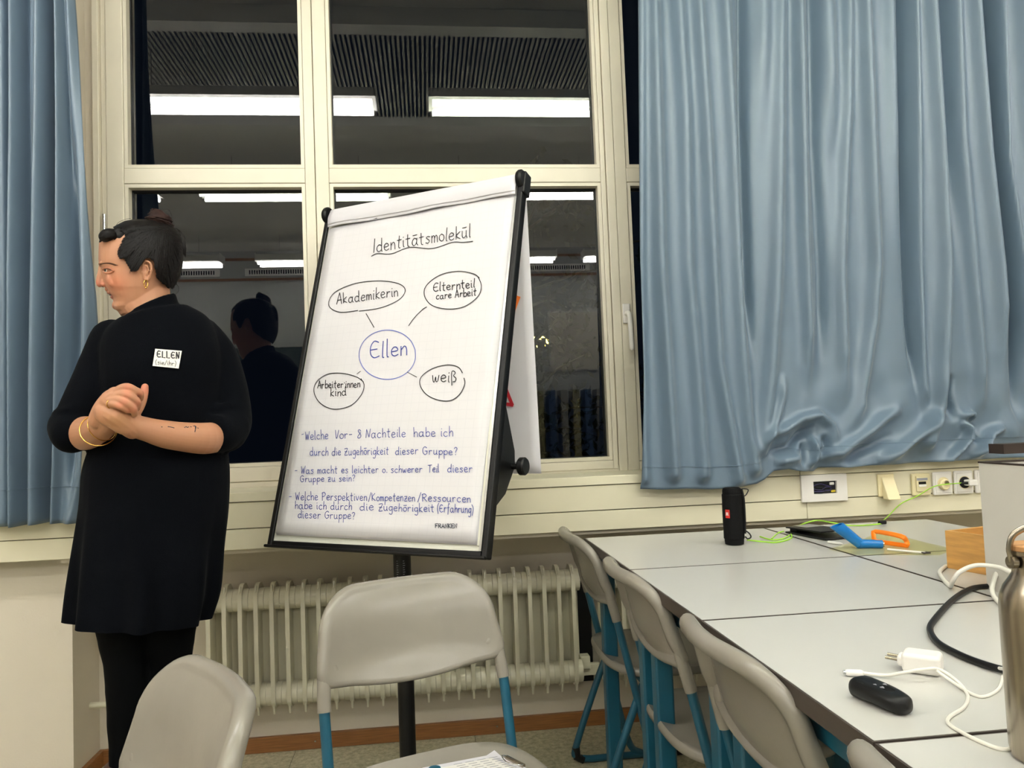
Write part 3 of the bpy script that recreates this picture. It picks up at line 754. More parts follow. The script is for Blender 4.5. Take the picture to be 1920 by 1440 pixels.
    for s_ in (-1, 1):
        y = .190 * s_
        m = MB()
        m.tube(spline([(-.13, y, .53), (-.11, y, .44), (-.06, y * .99, .22), (-.02, y * .99, .055), (.015, y * .99, .018), (.06, y * .99, .0115), (.17, y * .99, .0115)], 5), rt, 12)
        m.tube(spline([(.02, y * .80, .370), (-.05, y * .90, .358), (-.09, y * .98, .30), (-.185, y * .99, .06), (-.185, y * .99, .022), (-.15, y * .99, .0115), (-.08, y * .99, .0115), (.17, y * .99, .0115)], 6), rt, 12, round_caps=True)
        
        fo = m.build('side_frame', M['blue'], t, smooth=True)
        MB().tube([(.13, y * .99, .0115), (.18, y * .99, .0115)], .0125, 12, round_caps=True).build('foot_cap', M['black'], fo, smooth=True)
        MB().tube([(-.188, y * .99, .05), (-.186, y * .99, .02), (-.165, y * .99, .010)], .0128, 12).build('foot_cap', M['black'], fo, smooth=True)
    MB().tube([(-.06, -.165, .357), (-.06, .165, .357)], .009, 10).build('cross_tube', M['blue'], t, smooth=True)
    return t
ch0 = chair()
def put(o, x, y, deg, label, sc=1):
    o.location = (x, y, 0); o.rotation_euler = (0, 0, math.radians(deg)); props(o, label, 'chair', 'grey shell school chairs')
chs = [(.011, 1.484, -70.0, 'grey school chair facing the camera with papers on its seat, in front of the flipchart'),
       (.618, 2.245, 0, 'grey school chair at the table nearest the windows'),
       (.628, 1.69, 0, 'grey school chair at the second table from the windows, seat edge worn white'),
       (.626, 1.130, 0, 'grey school chair tucked under the third table from the windows, backrest close up'),
       (.622, .612, 0, 'grey school chair at the table nearest the camera, only its backrest top showing'),
       (-.475, .99, 212, 'glossy grey school chair seen edge-on at the bottom left, by the woman')]
for k, (x, y, d, lb) in enumerate(chs):
    o = ch0 if k == 0 else copy_tree(ch0)
    put(o, x, y, d, lb)

# ================================================================== HANDWRITING
G = {
'a': '.62,.82 .35,1 .08,.75 .05,.3 .25,0 .5,.15 .62,.6|.64,1 .62,.3 .78,0', 'b': '.08,1.9 .08,0|.08,.6 .35,1 .65,.75 .65,.25 .35,0 .1,.15',
'c': '.6,.85 .35,1 .08,.7 .08,.25 .35,0 .62,.15', 'd': '.62,.8 .35,1 .06,.7 .06,.25 .3,0 .55,.2|.66,1.9 .64,.3 .72,0',
'e': '.1,.5 .6,.62 .5,.95 .25,1 .05,.65 .1,.2 .35,0 .65,.15', 'f': '.6,1.75 .4,1.9 .28,1.5 .22,-.5|.02,.95 .5,1',
'g': '.6,.85 .35,1 .08,.7 .1,.25 .35,.1 .6,.4|.62,1 .6,-.4 .4,-.8 .08,-.65', 'h': '.08,1.9 .08,0|.08,.55 .35,1 .58,.75 .6,0',
'i': '.1,1 .1,.2 .2,0|.11,1.42 .13,1.5', 'k': '.08,1.9 .08,0|.55,1.05 .1,.5 .6,0', 'l': '.12,1.9 .08,.2 .2,0', 'm': '.06,1 .06,0|.06,.6 .25,1 .4,.75 .4,0|.4,.6 .6,1 .75,.75 .78,0',
'n': '.06,1 .06,0|.06,.6 .35,1 .55,.75 .58,0', 'o': '.35,1 .08,.75 .08,.25 .35,0 .62,.25 .62,.75 .35,1', 'p': '.08,1 .06,-.85|.08,.6 .35,1 .65,.75 .62,.3 .35,.05 .1,.25',
'r': '.08,1 .08,0|.08,.55 .28,.95 .55,.9', 's': '.55,.9 .3,1 .1,.8 .5,.35 .35,0 .05,.1', 't': '.28,1.7 .25,.2 .45,0|.02,1.1 .55,1.15', 'u': '.06,1 .08,.2 .3,0 .55,.3|.58,1 .58,.2 .7,0',
'v': '.04,1 .3,0 .6,1', 'w': '.04,1 .15,.1 .3,.1 .42,.8 .5,.1 .68,.15 .82,1', 'z': '.08,1 .6,1 .08,0 .65,.02|.15,.5 .55,.52',
'ä': '.62,.82 .35,1 .08,.75 .05,.3 .25,0 .5,.15 .62,.6|.64,1 .62,.3 .78,0|.1,1.4 .6,1.45', 'ö': '.35,1 .08,.75 .08,.25 .35,0 .62,.25 .62,.75 .35,1|.1,1.4 .6,1.45',
'ü': '.06,1 .08,.2 .3,0 .55,.3|.58,1 .58,.2 .7,0|.1,1.45 .6,1.5', 'ß': '.08,-.5 .12,1.3 .35,1.6 .58,1.3 .35,.9 .62,.5 .5,.05 .25,0',
'x': '.05,1 .6,0|.6,1 .05,0',
'A': '.02,0 .4,1.75 .5,1.75 .8,0|.15,.65 .75,.7', 'E': '.8,1.6 .4,1.75 .08,1.2 .08,.4 .4,0 .85,.15|.08,.85 .65,.9', 'G': '.75,1.5 .45,1.75 .1,1.3 .08,.5 .4,0 .75,.3 .75,.8|.45,.8 .85,.8',
'I': '.15,1.9 .0,0', 'K': '.08,1.75 .08,0|.7,1.75 .12,.8 .75,0', 'N': '.06,0 .12,1.7|.12,1.7 .6,.1|.6,.1 .75,1.8', 'P': '.1,1.7 .1,0|.02,1.6 .45,1.8 .75,1.4 .5,.95 .1,.85', 'R': '.1,1.7 .1,0|.02,1.6 .45,1.8 .75,1.4 .5,.95 .1,.85|.3,.85 .8,0',
'T': '.0,1.7 .85,1.75|.42,1.7 .4,0', 'V': '.04,1.7 .3,0 .6,1.7', 'W': '.03,1.7 .2,0|.2,0 .42,1.2|.42,1.2 .58,0|.58,0 .85,1.8', 'Z': '.1,1.5 .75,1.55 .1,0 .75,.02|.15,.8 .65,.82',
'F': '.1,1.75 .1,0|.1,1.7 .7,1.75|.1,.9 .55,.95', 'L': '.1,1.75 .1,.02 .7,.02', 'B': '.1,1.75 .1,0|.1,1.75 .6,1.5 .5,1 .12,.95|.12,.95 .7,.6 .5,.05 .1,0', 'J': '.6,1.75 .6,.3 .3,0 .05,.3',
'&': '.6,1.5 .35,1.8 .15,1.5 .6,.7 .6,.2 .3,0 .1,.3 .6,1.2', '-': '.05,.75 .5,.78', '/': '.0,-.2 .5,1.9', '?': '.1,1.4 .35,1.7 .6,1.4 .4,.9 .3,.55|.3,.12 .32,.02', '.': '.1,.1 .16,.0', '·': '.1,1.3 .14,1.2', '(': '.4,1.9 .1,1 .3,-.4', ')': '.1,1.9 .4,1 .1,-.5', '!': '.1,1.9 .1,.5|.1,.1 .1,0',
}
PR = {}                                                    # printed capitals, polylines with sharp corners
for ch_, s_ in {'F': '0,0 0,1.7 .8,1.7|0,.85 .65,.85', 'R': '0,0 0,1.7 .7,1.6 .8,1.25 .7,.9 0,.8|.35,.8 .85,0', 'A': '0,0 .45,1.7 .9,0|.2,.55 .7,.55', 'N': '0,0 0,1.7 .8,0 .8,1.7', 'K': '0,0 0,1.7|.8,1.7 .05,.85 .85,0', 'E': '.8,0 0,0 0,1.7 .8,1.7|0,.85 .65,.85', 'L': '0,1.7 0,0 .75,0', 'J': '.6,1.7 .6,.2 .3,0 0,.2', 'B': '0,0 0,1.7 .6,1.6 .65,1.1 .0,.9|0,.9 .7,.8 .75,.2 0,0'}.items(): PR[ch_] = s_
def glyph(c, font):
    return [[tuple(map(float, p.split(','))) for p in s_.split()] for s_ in font[c].split('|')]
def text_strokes(txt, x0, y0, x1, y1, xh, font=None, jit=.06, seed=1):
    """strokes in page pixels: baseline from (x0, y0) to (x1, y1), x-height xh"""
    F_ = font or G; rnd = random.Random(seed + len(txt)); adv = 0; items = []
    for c in txt:
        if c == ' ': adv += .62; continue
        gl = glyph(c, F_); wd = max(p[0] for s_ in gl for p in s_)
        items.append((adv, gl)); adv += wd + (.36 if font else .22)
    adv -= .22; out = []; L = math.hypot(x1 - x0, y1 - y0); k = L / adv
    ux, uy = (x1 - x0) / L, (y1 - y0) / L
    for a, gl in items:
        dy = rnd.uniform(-jit, jit); sc = 1 + rnd.uniform(-jit, jit); sl = rnd.uniform(-jit, jit) * .8
        for s_ in gl:
            pts = [Vector((x0 + ux * (a + p[0] + sl * p[1]) * k, y0 + uy * (a + p[0]) * k - (p[1] * sc + dy) * xh, 0)) for p in s_]
            out.append(spline(pts, 4) if (len(pts) > 2 and font is None) else pts)
    return out
def ribbons(strokes, width, p0, n, lift, name, mat, parent):
    """pen strokes (page pixels) laid as flat ink on the plane through p0 with normal n"""
    m = MB()
    for s_ in strokes:
        P = [atP(p[0], p[1], p0, n) - n * lift for p in s_]
        Q = [P[0]]
        for p in P[1:]:
            if (p - Q[-1]).length > 1e-4: Q.append(p)
        if len(Q) < 2: continue
        V = []
        for i in range(len(Q)):
            t = (Q[min(i + 1, len(Q) - 1)] - Q[max(i - 1, 0)]).normalized(); s2 = n.cross(t).normalized() * width / 2
            e = t * width * .4 * (-1 if i == 0 else 1 if i == len(Q) - 1 else 0)
            V += [Q[i] - s2 + e, Q[i] + s2 + e]
        m.add(V, [(2 * i, 2 * i + 2, 2 * i + 3, 2 * i + 1) for i in range(len(Q) - 1)])
    return m.build(name, mat, parent, fix=False)
def loop(pts): return spline([(a, b_, 0) for a, b_ in pts], 6)

# ================================================================== FLIPCHART
BW, BH = .70, 1.05
yaw, tilt, roll = -.5751, .2746, -.0057
bc = Vector((-.0796, 2.1756, 1.2495))
u0 = Vector((math.cos(yaw), math.sin(yaw), 0)); n0 = Vector((-math.sin(yaw), math.cos(yaw), 0))
v0 = Vector((0, 0, math.cos(tilt))) + n0 * math.sin(tilt)
bu = u0 * math.cos(roll) + v0 * math.sin(roll); bv = v0 * math.cos(roll) - u0 * math.sin(roll)
bn = bu.cross(bv).normalized()
if bn.y < 0: bn = -bn                                # pointing away from the viewer
BM = Matrix((bu, bv, bn)).transposed().to_4x4(); BM.translation = bc      # board space: x across, y up, z away
fc = thing('flipchart', (bc.x + .03, bc.y + .12, 0), 0, 'tilted flipchart easel with white board, black frame and a round black foot column', 'flipchart')
hw_, hh = BW / 2, BH / 2
def bbox(*a): return MB().box(*a, mat=BM)
bbox(-hw_ + .012, hw_ - .012, -hh + .012, hh - .012, .002, .010).build('board', M['board'], fc)
for (a, nme) in (((-hw_, -hw_ + .016, -hh, hh, -.006, .024), 'side_rail'), ((hw_ - .016, hw_, -hh, hh - .02, -.006, .024), 'side_rail')):
    bbox(*a).build(nme, M['black'], fc, bevel=.004)
bbox(-hw_ + .016, hw_ - .016, -hh, -hh + .018, -.006, .022).build('bottom_rail', M['black'], fc, bevel=.004)
bbox(-hw_, hw_, -hh - .002, -hh + .006, -.018, .0).build('pen_ledge', M['black'], fc, bevel=.003)
bbox(hw_ - .022, hw_ - .0155, -hh + .018, hh - .03, -.0075, .002).build('aluminium_strip', M['alu'], fc)
bbox(hw_ - .030, hw_ - .0225, -hh + .03, hh - .06, -.004, .002).build('inner_strip', M['board'], fc, bevel=.001)
bbox(hw_ - .006, hw_ + .0, -hh + .01, hh - .005, .0, .024).build('outer_rail', M['black'], fc, bevel=.003)
# end caps of the paper clamp bar
for sx in (-1, 1):
    m = MB(); m.lathe([(.001, -.008), (.024, -.008), (.027, -.003), (.027, .004), (.022, .009), (.001, .009)], (0, 0, 0), 28, 'x')
    R_ = BM @ Matrix.Translation((sx * (hw_ - .008), hh - .012, -.002)); m.v = [tuple(R_ @ Vector(p)) for p in m.v]
    m.build('clamp_end_cap', M['black'], fc, smooth=True)
bbox(hw_ - .012, hw_ + .006, hh - .055, hh + .012, -.006, .032).build('corner_piece', M['black'], fc, bevel=.004)
bbox(-hw_ + .02, hw_ - .02, hh - .035, hh - .005, .008, .028).build('clamp_bar', M['black'], fc, bevel=.004)
# column, base, tilting bracket with knob
q = atY(760, 1250, 2.185); CX, CY = q.x, 2.185
MB().lathe([(.0225, .03), (.0225, .90), (.020, .91), (.0001, .91)], (CX, CY, 0), 28).build('column', M['black'], fc, smooth=True)
MB().lathe([(.0230, .60), (.0240, .605), (.0240, .78), (.0230, .785)], (CX, CY, 0), 28).build('column_sleeve', M['black'], fc, smooth=True)
m = MB()
for k in range(9):
    for s_ in (0, 1):
        if k > 5 and s_ and k % 2: continue
        zz_ = .70 - k * .006; a0 = math.radians(-128 + s_ * 44); 
        L = .18 + .12 * ((k * 7) % 3) / 3
        P = [Vector((CX + .0243 * math.cos(a0 + L * j / 3), CY + .0243 * math.sin(a0 + L * j / 3), zz_)) for j in range(4)]
        m.add([p + Vector((0, 0, d)) for p in P for d in (-.0007, .0007)], [(2 * j, 2 * j + 2, 2 * j + 3, 2 * j + 1) for j in range(3)])
m.build('printed_scale', M['greyprint'], fc, fix=False)
MB().lathe([(.0001, 0), (.30, 0), (.31, .006), (.30, .014), (.12, .030), (.04, .045), (.03, .06), (.0001, .06)], (CX, CY, 0.002), 48).build('round_base', M['black'], fc, smooth=True)
for a in range(5):
    an = a * 2 * PI / 5 + .3
    MB().ell((CX + .27 * math.cos(an), CY + .27 * math.sin(an), .004), [(.02, 0, 0), (0, .02, 0), (0, 0, .004)], 12, 6).build('glide', M['black'], fc, smooth=True)
# triangular bracket behind the right side of the board
kb = atY(965, 840, 2.03)
br_ = [(hw_ - .018, -.12, .024), (hw_ - .018, -.40, .024), (hw_ - .018, -.355, .075), (hw_ - .018, -.275, .115), (hw_ - .018, -.235, .105)]
m = MB(); m.v = []; pts = [BM @ Vector(p) for p in br_]; off = BM.to_3x3() @ Vector((.012, 0, 0)); m.prism(pts, (0, 0, 0), off)
bk = m.build('tilt_bracket', M['black'], fc, bevel=.002)
kp = BM @ Vector((hw_ + .0, -.278, .098)); ax = (BM.to_3x3() @ Vector((1, 0, .0))).normalized()
def lathe_along(m, prof, c, ax, seg=28):
    t = ax.orthogonal().normalized(); s_ = ax.cross(t); rg = [[c + ax * h + (t * math.cos(2 * PI * k / seg) + s_ * math.sin(2 * PI * k / seg)) * r for k in range(seg)] for r, h in prof]
    return m.rings(rg)
m = lathe_along(MB(), [(.008, -.012), (.008, .012), (.020, .014), (.0235, .018), (.0235, .030), (.020, .034), (.004, .035)], kp, ax); m.build('tilt_knob', M['black'], fc, smooth=True)
MB().tube([BM @ Vector((hw_ - .02, -.26, .07)), BM @ Vector((-hw_ + .02, -.26, .07))], .010, 10).build('cross_shaft', M['black'], fc, smooth=True)
MB().tube([BM @ Vector((0, -.26, .07)), Vector((CX, CY, .89))], .02, 10).build('neck', M['black'], fc, smooth=True)

# ---- the paper pad
pd = thing('paper_pad', tuple(bc), 0, 'white squared flipchart pad with German handwriting, its used sheets turned over the top', 'paper pad')
pa = Vector(bc) - bn * .004
def onb(px, py, lift=0): return BM.inverted() @ (atP(px, py, bc, bn))
TL, TR, BR_, BL = onb(619, 430), onb(972, 352), onb(893, 1019), onb(519, 1000)
def sheet(name, corners, z0, th, mat, curl=0):
    def fn(s_, t_):
        a = corners[3].lerp(corners[2], s_); b_ = corners[0].lerp(corners[1], s_); p = a.lerp(b_, t_)
        zz_ = z0 - .0015 * math.sin(PI * s_) - curl * (1 - t_) ** 40 * (.6 + .4 * math.sin(5 * s_))
        return BM @ Vector((p.x, p.y, zz_))
    m = MB(); m.grid(fn, 20, 28); return m.build(name, mat, pd, smooth='all', fix=False, solid=th)
TLe, TRe = TL + Vector((0, .0, 0)), TR
sheet('under_sheets', [TLe, TRe, BR_ + Vector((.004, -.004, 0)), BL + Vector((.002, -.004, 0))], -.0012, .002, M['paper_plain'], .003)
fs = sheet('front_sheet', [TLe, TRe, BR_, BL], -.0045, .0006, M['paper'], .004)
# put the squared-paper texture in the sheet's own plane
fs.data.transform(BM.inverted() @ pmat(fs)); fs.matrix_parent_inverse = Matrix.Identity(4); 
fs.matrix_parent_inverse = pmat(pd).inverted() @ BM
# rolled-over sheets at the top
def rollsheet(name, drop, r, dx, wrinkle, mat, front):
    x0_, x1_ = TL.x + dx, TR.x - dx * .3
    prof = []
    yt = hh - .012
    for k in range(7): prof.append((yt - drop + drop * k / 6 * .98, -front - .004 * math.sin(PI * k / 6)))
    for k in range(1, 9): a = PI * k / 8; prof.append((yt + math.sin(a) * r, -front + (1 - math.cos(a)) * r))
    prof.append((yt - .03, -front + 2 * r + .002))
    def fn(s_, t_):
        i = t_ * (len(prof) - 1); k = min(int(i), len(prof) - 2); y, z = prof[k][0] + (prof[k + 1][0] - prof[k][0]) * (i - k), prof[k][1] + (prof[k + 1][1] - prof[k][1]) * (i - k)
        x = lerp(x0_, x1_, s_); e = max(0, 1 - t_ * 2.2)
        return BM @ Vector((x, y + wrinkle * e * (math.sin(9 * s_ + 1) * .4 + math.sin(23 * s_) * .25), z - wrinkle * .6 * e * math.sin(14 * s_)))
    return MB().grid(fn, 40, 34).build(name, mat, pd, smooth='all', fix=False, solid=.0012)
rollsheet('turned_sheets', .050, .016, .0, .004, M['paper_plain'], .012)
rollsheet('turned_sheets', .042, .0195, .002, .003, M['paper_plain'], .016)
m = MB()
for px in ((708, 412), (862, 381)):
    p = onb(*px); m.box(p.x - .007, p.x + .007, p.y - .003, p.y + .004, -.012, -.006, mat=BM)
m.build('punched_slot', M['black'], pd)
# sheets hanging down behind the board
hd = Vector((math.cos(yaw), math.sin(yaw), 0)); 
pr_ = atY(1013, 888, 2.15); pt_ = atY(985, 385, 2.165)
HB = pr_.copy()
def hang(s_, t_):
    top = BM @ Vector((hw_ - .012, hh - .01, .035)); 
    bt = pr_
    p = top.lerp(bt, 1 - t_)
    # widths run back along the clamp bar
    q = p - hd * (1 - s_) * .67
    nrm = Vector((-hd.y, hd.x, 0))
    return q + nrm * (.010 * math.sin(s_ * 7) * (1 - t_) + .02 * math.sin(PI * t_) * 0)
hs = MB().grid(hang, 24, 24).build('hanging_sheet', M['paper_plain'], pd, smooth='all', fix=False, solid=.0015)
hn = (hang(1, 0) - hang(.9, 0)).cross(hang(1, 1) - hang(1, 0)).normalized()
if hn.y < 0: hn = -hn
hp = hang(.95, .3)
def wr(strokes, wd, name, mat, p0=None, n=None, lift=.0075, par=None): return ribbons(strokes, wd, p0 or bc, n or bn, lift, name, mat, par or pd)
S3 = lambda c: (500 + c[0] * .2847, 310 + c[1] * .2847)
S4 = lambda c: (500 + c[0] * .28125, 700 + c[1] * .28125)
def T3(t, a, b_, xh, **k): a, b_ = S3(a), S3(b_); return text_strokes(t, a[0], a[1], b_[0], b_[1], xh, **k)
def T4(t, a, b_, xh, **k): a, b_ = S4(a), S4(b_); return text_strokes(t, a[0], a[1], b_[0], b_[1], xh, **k)
words = [('handwritten_title', T3('Identitätsmolekül', (715, 580), (1350, 478), 13))]
words.append(('underline', [loop([S3(p) for p in [(700, 605), (740, 588), (830, 590), (950, 548), (1100, 555), (1230, 515), (1300, 515), (1365, 508)]])]))
words.append(('handwritten_word', T3('Akademikerin', (470, 920), (873, 868), 10.5)))
words.append(('drawn_oval', [loop([S3(p) for p in [(610, 962), (500, 974), (430, 945), (422, 895), (470, 835), (600, 783), (760, 768), (880, 787), (922, 830), (880, 892), (760, 945), (620, 966)]])]))
words.append(('handwritten_word', T3('Elternteil', (1105, 838), (1378, 810), 8.8)))
words.append(('handwritten_word', T3('care Arbeit', (1125, 890), (1387, 862), 7.2)))
words.append(('drawn_oval', [loop([S3(p) for p in [(1408, 748), (1370, 722), (1270, 705), (1150, 730), (1060, 800), (1050, 870), (1100, 930), (1200, 953), (1310, 937), (1400, 870), (1422, 800), (1400, 740)]])]))
for l_ in [[(*S3(p), 0) for p in l] for l in ([(665, 983), (717, 1073)], [(1062, 940), (1040, 952), (1000, 990), (970, 1025), (945, 1062)])]: words.append(('connecting_line', [l_]))
words.append(('drawn_oval', [loop([S4(p) for p in [(655, 62), (610, 30), (520, 6), (420, 10), (345, 60), (327, 130), (370, 205), (460, 244), (570, 220), (640, 150), (660, 85), (640, 42)]])]))
words.append(('handwritten_word', T4('Arbeiter·innen', (350, 105), (632, 98), 7.5)))
words.append(('handwritten_word', T4('kind', (435, 158), (540, 152), 8)))
words.append(('handwritten_word', T4('weiß', (1112, 65), (1272, 62), 12)))
words.append(('drawn_oval', [loop([S3((1298, 1372)), S3((1270, 1335)), S3((1200, 1320)), S3((1100, 1345)), S4((1040, 30)), S4((1035, 90)), S4((1080, 150)), S4((1160, 185)), S4((1240, 185)), S4((1300, 140)), S4((1330, 75)), S4((1325, 38))])]))
thin = [[(*S3(p), 0) for p in l] for l in ([(628, 1362), (605, 1378)], [(935, 1367), (998, 1400)])]
for nme, st_ in words: wr(st_, .0025, nme, M['ink'])
for st_ in thin: wr([st_], .0017, 'connecting_line', M['ink'])
circ = loop([(S3((805 + 186 * math.cos(a), 1253 - 162 * math.sin(a)))) for a in [i * 2 * PI / 16 + .2 for i in range(17)]])
wr([circ], .0024, 'blue_circle', M['violetink'])
wr(T3('Ellen', (690, 1278), (932, 1256), 17), .0031, 'blue_name', M['blueink'])
wr(T4('-', (245, 437), (258, 434), 8), .0018, 'handwritten_line', M['blueink'])
wr(T4('Welche', (268, 446), (420, 440), 8.8) + T4('Vor- & Nachteile', (465, 440), (935, 428), 9) + T4('habe ich', (990, 428), (1250, 424), 9.5), .0018, 'handwritten_line', M['blueink'])
wr(T4('durch die Zugehörigkeit', (300, 553), (822, 545), 8) + T4('dieser', (868, 547), (1018, 540), 8) + T4('Gruppe?', (1050, 545), (1280, 548), 8), .0018, 'handwritten_line', M['blueink'])
wr(T4('- Was macht es leichter o. schwerer', (198, 673), (1045, 663), 7.4) + T4('Teil', (1085, 665), (1158, 662), 7.6) + T4('dieser', (1215, 662), (1378, 662), 8.2), .0018, 'handwritten_line', M['blueink'])
wr(T4('Gruppe zu sein?', (235, 727), (600, 722), 6.8), .0018, 'handwritten_line', M['blueink'])
wr(T4('- Welche Perspektiven', (162, 848), (678, 852), 8.2) + T4('/Kompetenzen', (690, 852), (998, 856), 8) + T4('/Ressourcen', (1018, 854), (1368, 862), 8.2), .0018, 'handwritten_line', M['blueink'])
wr(T4('habe ich durch', (200, 906), (578, 914), 8) + T4('die', (632, 916), (722, 916), 8) + T4('Zugehörigkeit', (755, 918), (1125, 928), 8) + T4('(Erfahrung)', (1145, 926), (1388, 934), 8.4), .0018, 'handwritten_line', M['blueink'])
wr(T4('dieser Gruppe?', (220, 968), (600, 974), 8), .0018, 'handwritten_line', M['blueink'])
wr(T4('FRANKEN', (1135, 1032), (1280, 1034), 4.5, font=PR, jit=0), .0021, 'printed_name', M['navy'])
wr(text_strokes('FRANKEN', 936, 873, 976, 875, 4.6, font=PR, jit=0), .0022, 'printed_name', M['navy'], hp, hn, .004)
wr([[(938, 700, 0), (961, 758, 0)], [(961, 759, 0), (938, 756, 0)]], .010, 'red_triangle', M['redink'], hp, hn, .004)
nt_ = thing('sticky_note', tuple(atP(965, 568, hp, hn)), 0, 'orange sticky note on the sheet hanging behind the flipchart', 'sticky note')
m = MB(); m.add([atP(a, b_, hp, hn) - hn * .0045 for a, b_ in [(955, 549), (977, 557), (966, 586), (945, 577)]], [(0, 1, 2, 3)]); m.build('note_paper', M['orange_note'], nt_, fix=False, solid=.0008)

# ================================================================== THINGS ON THE TABLES
# portable loudspeaker
p = atZ(1383, 1023, TZ); sx, sy = p.x, p.y + .02
t = thing('portable_speaker', (sx, sy, TZ), 0, 'small black cylindrical wireless speaker standing on the table by the duct', 'speaker')
r_ = .0270
MB().lathe([(.018, 0), (.024, .002), (.0252, .010), (.0252, .015), (r_, .017), (r_, .133), (.0252, .135), (.0252, .143), (.0235, .149), (.020, .151), (.017, .147), (.001, .147)], (sx, sy, TZ), 40).build('body', M['black_matte'], t, smooth=True)
a = math.radians(218)
m = MB(); c_ = Vector((sx, sy, TZ + .084))
P = [[c_ + Vector(((r_ + .0012) * math.cos(a + d), (r_ + .0012) * math.sin(a + d), z_)) for d in np.linspace(-.22, .22, 6)] for z_ in (-.011, .011)]
m.add(P[0] + P[1], [(i, i + 1, 7 + i, 6 + i) for i in range(5)]); bd = m.build('badge', M['redbadge'], t, fix=False, solid=.001); bd['label'] = 'small red badge'
m = MB(); tn = Vector((-math.sin(a), math.cos(a), 0)); nn = Vector((math.cos(a), math.sin(a), 0))
adv = 0
for chh in 'JBL':
    for s_ in glyph(chh, PR):
        P = [c_ + nn * (r_ + .0024) + tn * (-.0048 + (adv + q[0]) * .0031) + Vector((0, 0, -.004 + q[1] * .0047)) for q in s_]
        m.tube(P, .0005, 4)
    adv += 1.12
m.build('badge_letters', M['white'], t)
m = MB(); bx_ = Vector((sx + .0225, sy - .014, TZ))
m.tube(spline([bx_ + Vector((-.002, 0, .148)), bx_ + Vector((.002, -.002, .12)), bx_ + Vector((.002, -.003, .07)), bx_ + Vector((.001, -.002, .03))], 6), .0035, 8)
m.build('side_port_cover', M['black'], t, smooth=True)
MB().tube(spline([bx_ + Vector((0, 0, .148)), bx_ + Vector((.016, -.002, .145)), bx_ + Vector((.010, -.002, .132)), bx_ + Vector((.004, 0, .128))], 6), .0014, 6).build('carry_loop', M['black'], t, smooth=True)
MB().tube(spline([bx_ + Vector((0, 0, .040)), bx_ + Vector((.012, -.004, .030)), bx_ + Vector((.016, -.004, .020)), bx_ + Vector((.008, -.002, .016)), bx_ + Vector((.002, 0, .022))], 6), .002, 6).build('carry_loop', M['black'], t, smooth=True)
# lime green charging cable
zT = TZ + .0018
def on(px, py, h=0.0): q = atZ(px, py, TZ + .002 + h); return q
Lp = [Vector((sx + .03, sy - .014, TZ + .012)), on(1425, 1015), on(1450, 1017), on(1470, 1014), on(1484, 1008), on(1484, 998), on(1500, 985, .01), on(1530, 976, .02), on(1560, 980, .02), on(1590, 985, .008), on(1620, 985), on(1652, 982)]
t = thing('charging_cable', tuple(Lp[1]), 0, 'lime green charging cable running from the speaker across the table up to the power socket', 'cable')
Lp2 = [on(1650, 981), atY(1665, 968, 2.41), atY(1690, 944, 2.425), atY(1720, 930, 2.43), atY(1745, 915, 2.41), atY(1765, 909, 2.405), SOCK + Vector((-.03, -.022, .001))]
MB().tube(spline(Lp, 8), .0020, 8).build('cable', M['green'], t, smooth=True)
MB().tube(spline([on(1425, 1006, .004), on(1447, 1012), on(1468, 1010), on(1480, 1004)], 6), .0020, 8).build('cable', M['green'], t, smooth=True)
MB().tube(spline([on(1447, 1010), on(1458, 1000, .004), on(1470, 996, .008)], 6), .0018, 8).build('cable', M['green'], t, smooth=True)
MB().tube(spline(Lp2, 8), .0018, 8).build('cable', M['green'], t, smooth=True)
q = on(1654, 979, .004); MB().box(q.x - .012, q.x + .012, q.y - .006, q.y + .006, TZ, TZ + .011).build('velcro_tie', M['black'], t, bevel=.003)
# plug in the socket
t = thing('usb_charger', tuple(SOCK), 0, 'flat white plug with a black cable end plugged into the power socket', 'charger')
MB().box(SOCK.x - .006, SOCK.x + .026, SOCK.y - .030, SOCK.y, SOCK.z - .010, SOCK.z + .010).build('body', M['white'], t, bevel=.004, seg=3)
MB().tube([SOCK + Vector((-.034, -.022, 0)), SOCK + Vector((-.014, -.020, 0)), SOCK + Vector((-.005, -.020, 0))], [.0022, .0045, .0045], 10).build('cable_end', M['black'], t, smooth=True)
# black tablet stand with pens
def dirZ(a, b_): return (b_ - a).normalized()
A_, B_ = atZ(1472, 1000, TZ), atZ(1560, 1017, TZ)
t = thing('tablet', tuple((A_ + B_) / 2), 0, 'slim black tablet in a case lying beside the blue plastic piece', 'tablet')
e1 = dirZ(A_, B_); e2 = Vector((-e1.y, e1.x, 0))
def slab(c0, e1, e2, L, W, z0, z1, tip=0): 
    pts = [c0, c0 + e1 * L, c0 + e1 * L + e2 * W, c0 + e2 * W]
    v = [Vector((q.x, q.y, z0 + (tip if i in (1, 2) else 0))) for i, q in enumerate(pts)] + [Vector((q.x, q.y, z1 + (tip if i in (1, 2) else 0))) for i, q in enumerate(pts)]
    return MB().add(v, [(0, 3, 2, 1), (4, 5, 6, 7), (0, 1, 5, 4), (1, 2, 6, 5), (2, 3, 7, 6), (3, 0, 4, 7)])
slab(A_, e1, e2, .17, .10, TZ + .001, TZ + .006).build('case', M['black'], t, bevel=.002)
slab(A_ + Vector((.004, .004, 0)), e1, e2, .15, .09, TZ + .014, TZ + .018, .004).build('case', M['black'], t, bevel=.0015)
slab(A_ + Vector((.03, .012, 0)), e1, e2, .06, .06, TZ + .0185, TZ + .019, .0015).build('reflective_panel', M['alu'], t)
slab(A_ + Vector((.02, .01, 0)), e1, e2, .03, .05, TZ + .004, TZ + .016).build('hinge_block', M['black'], t)
a, b_ = on(1553, 1016, .002), on(1580, 1020, .002)
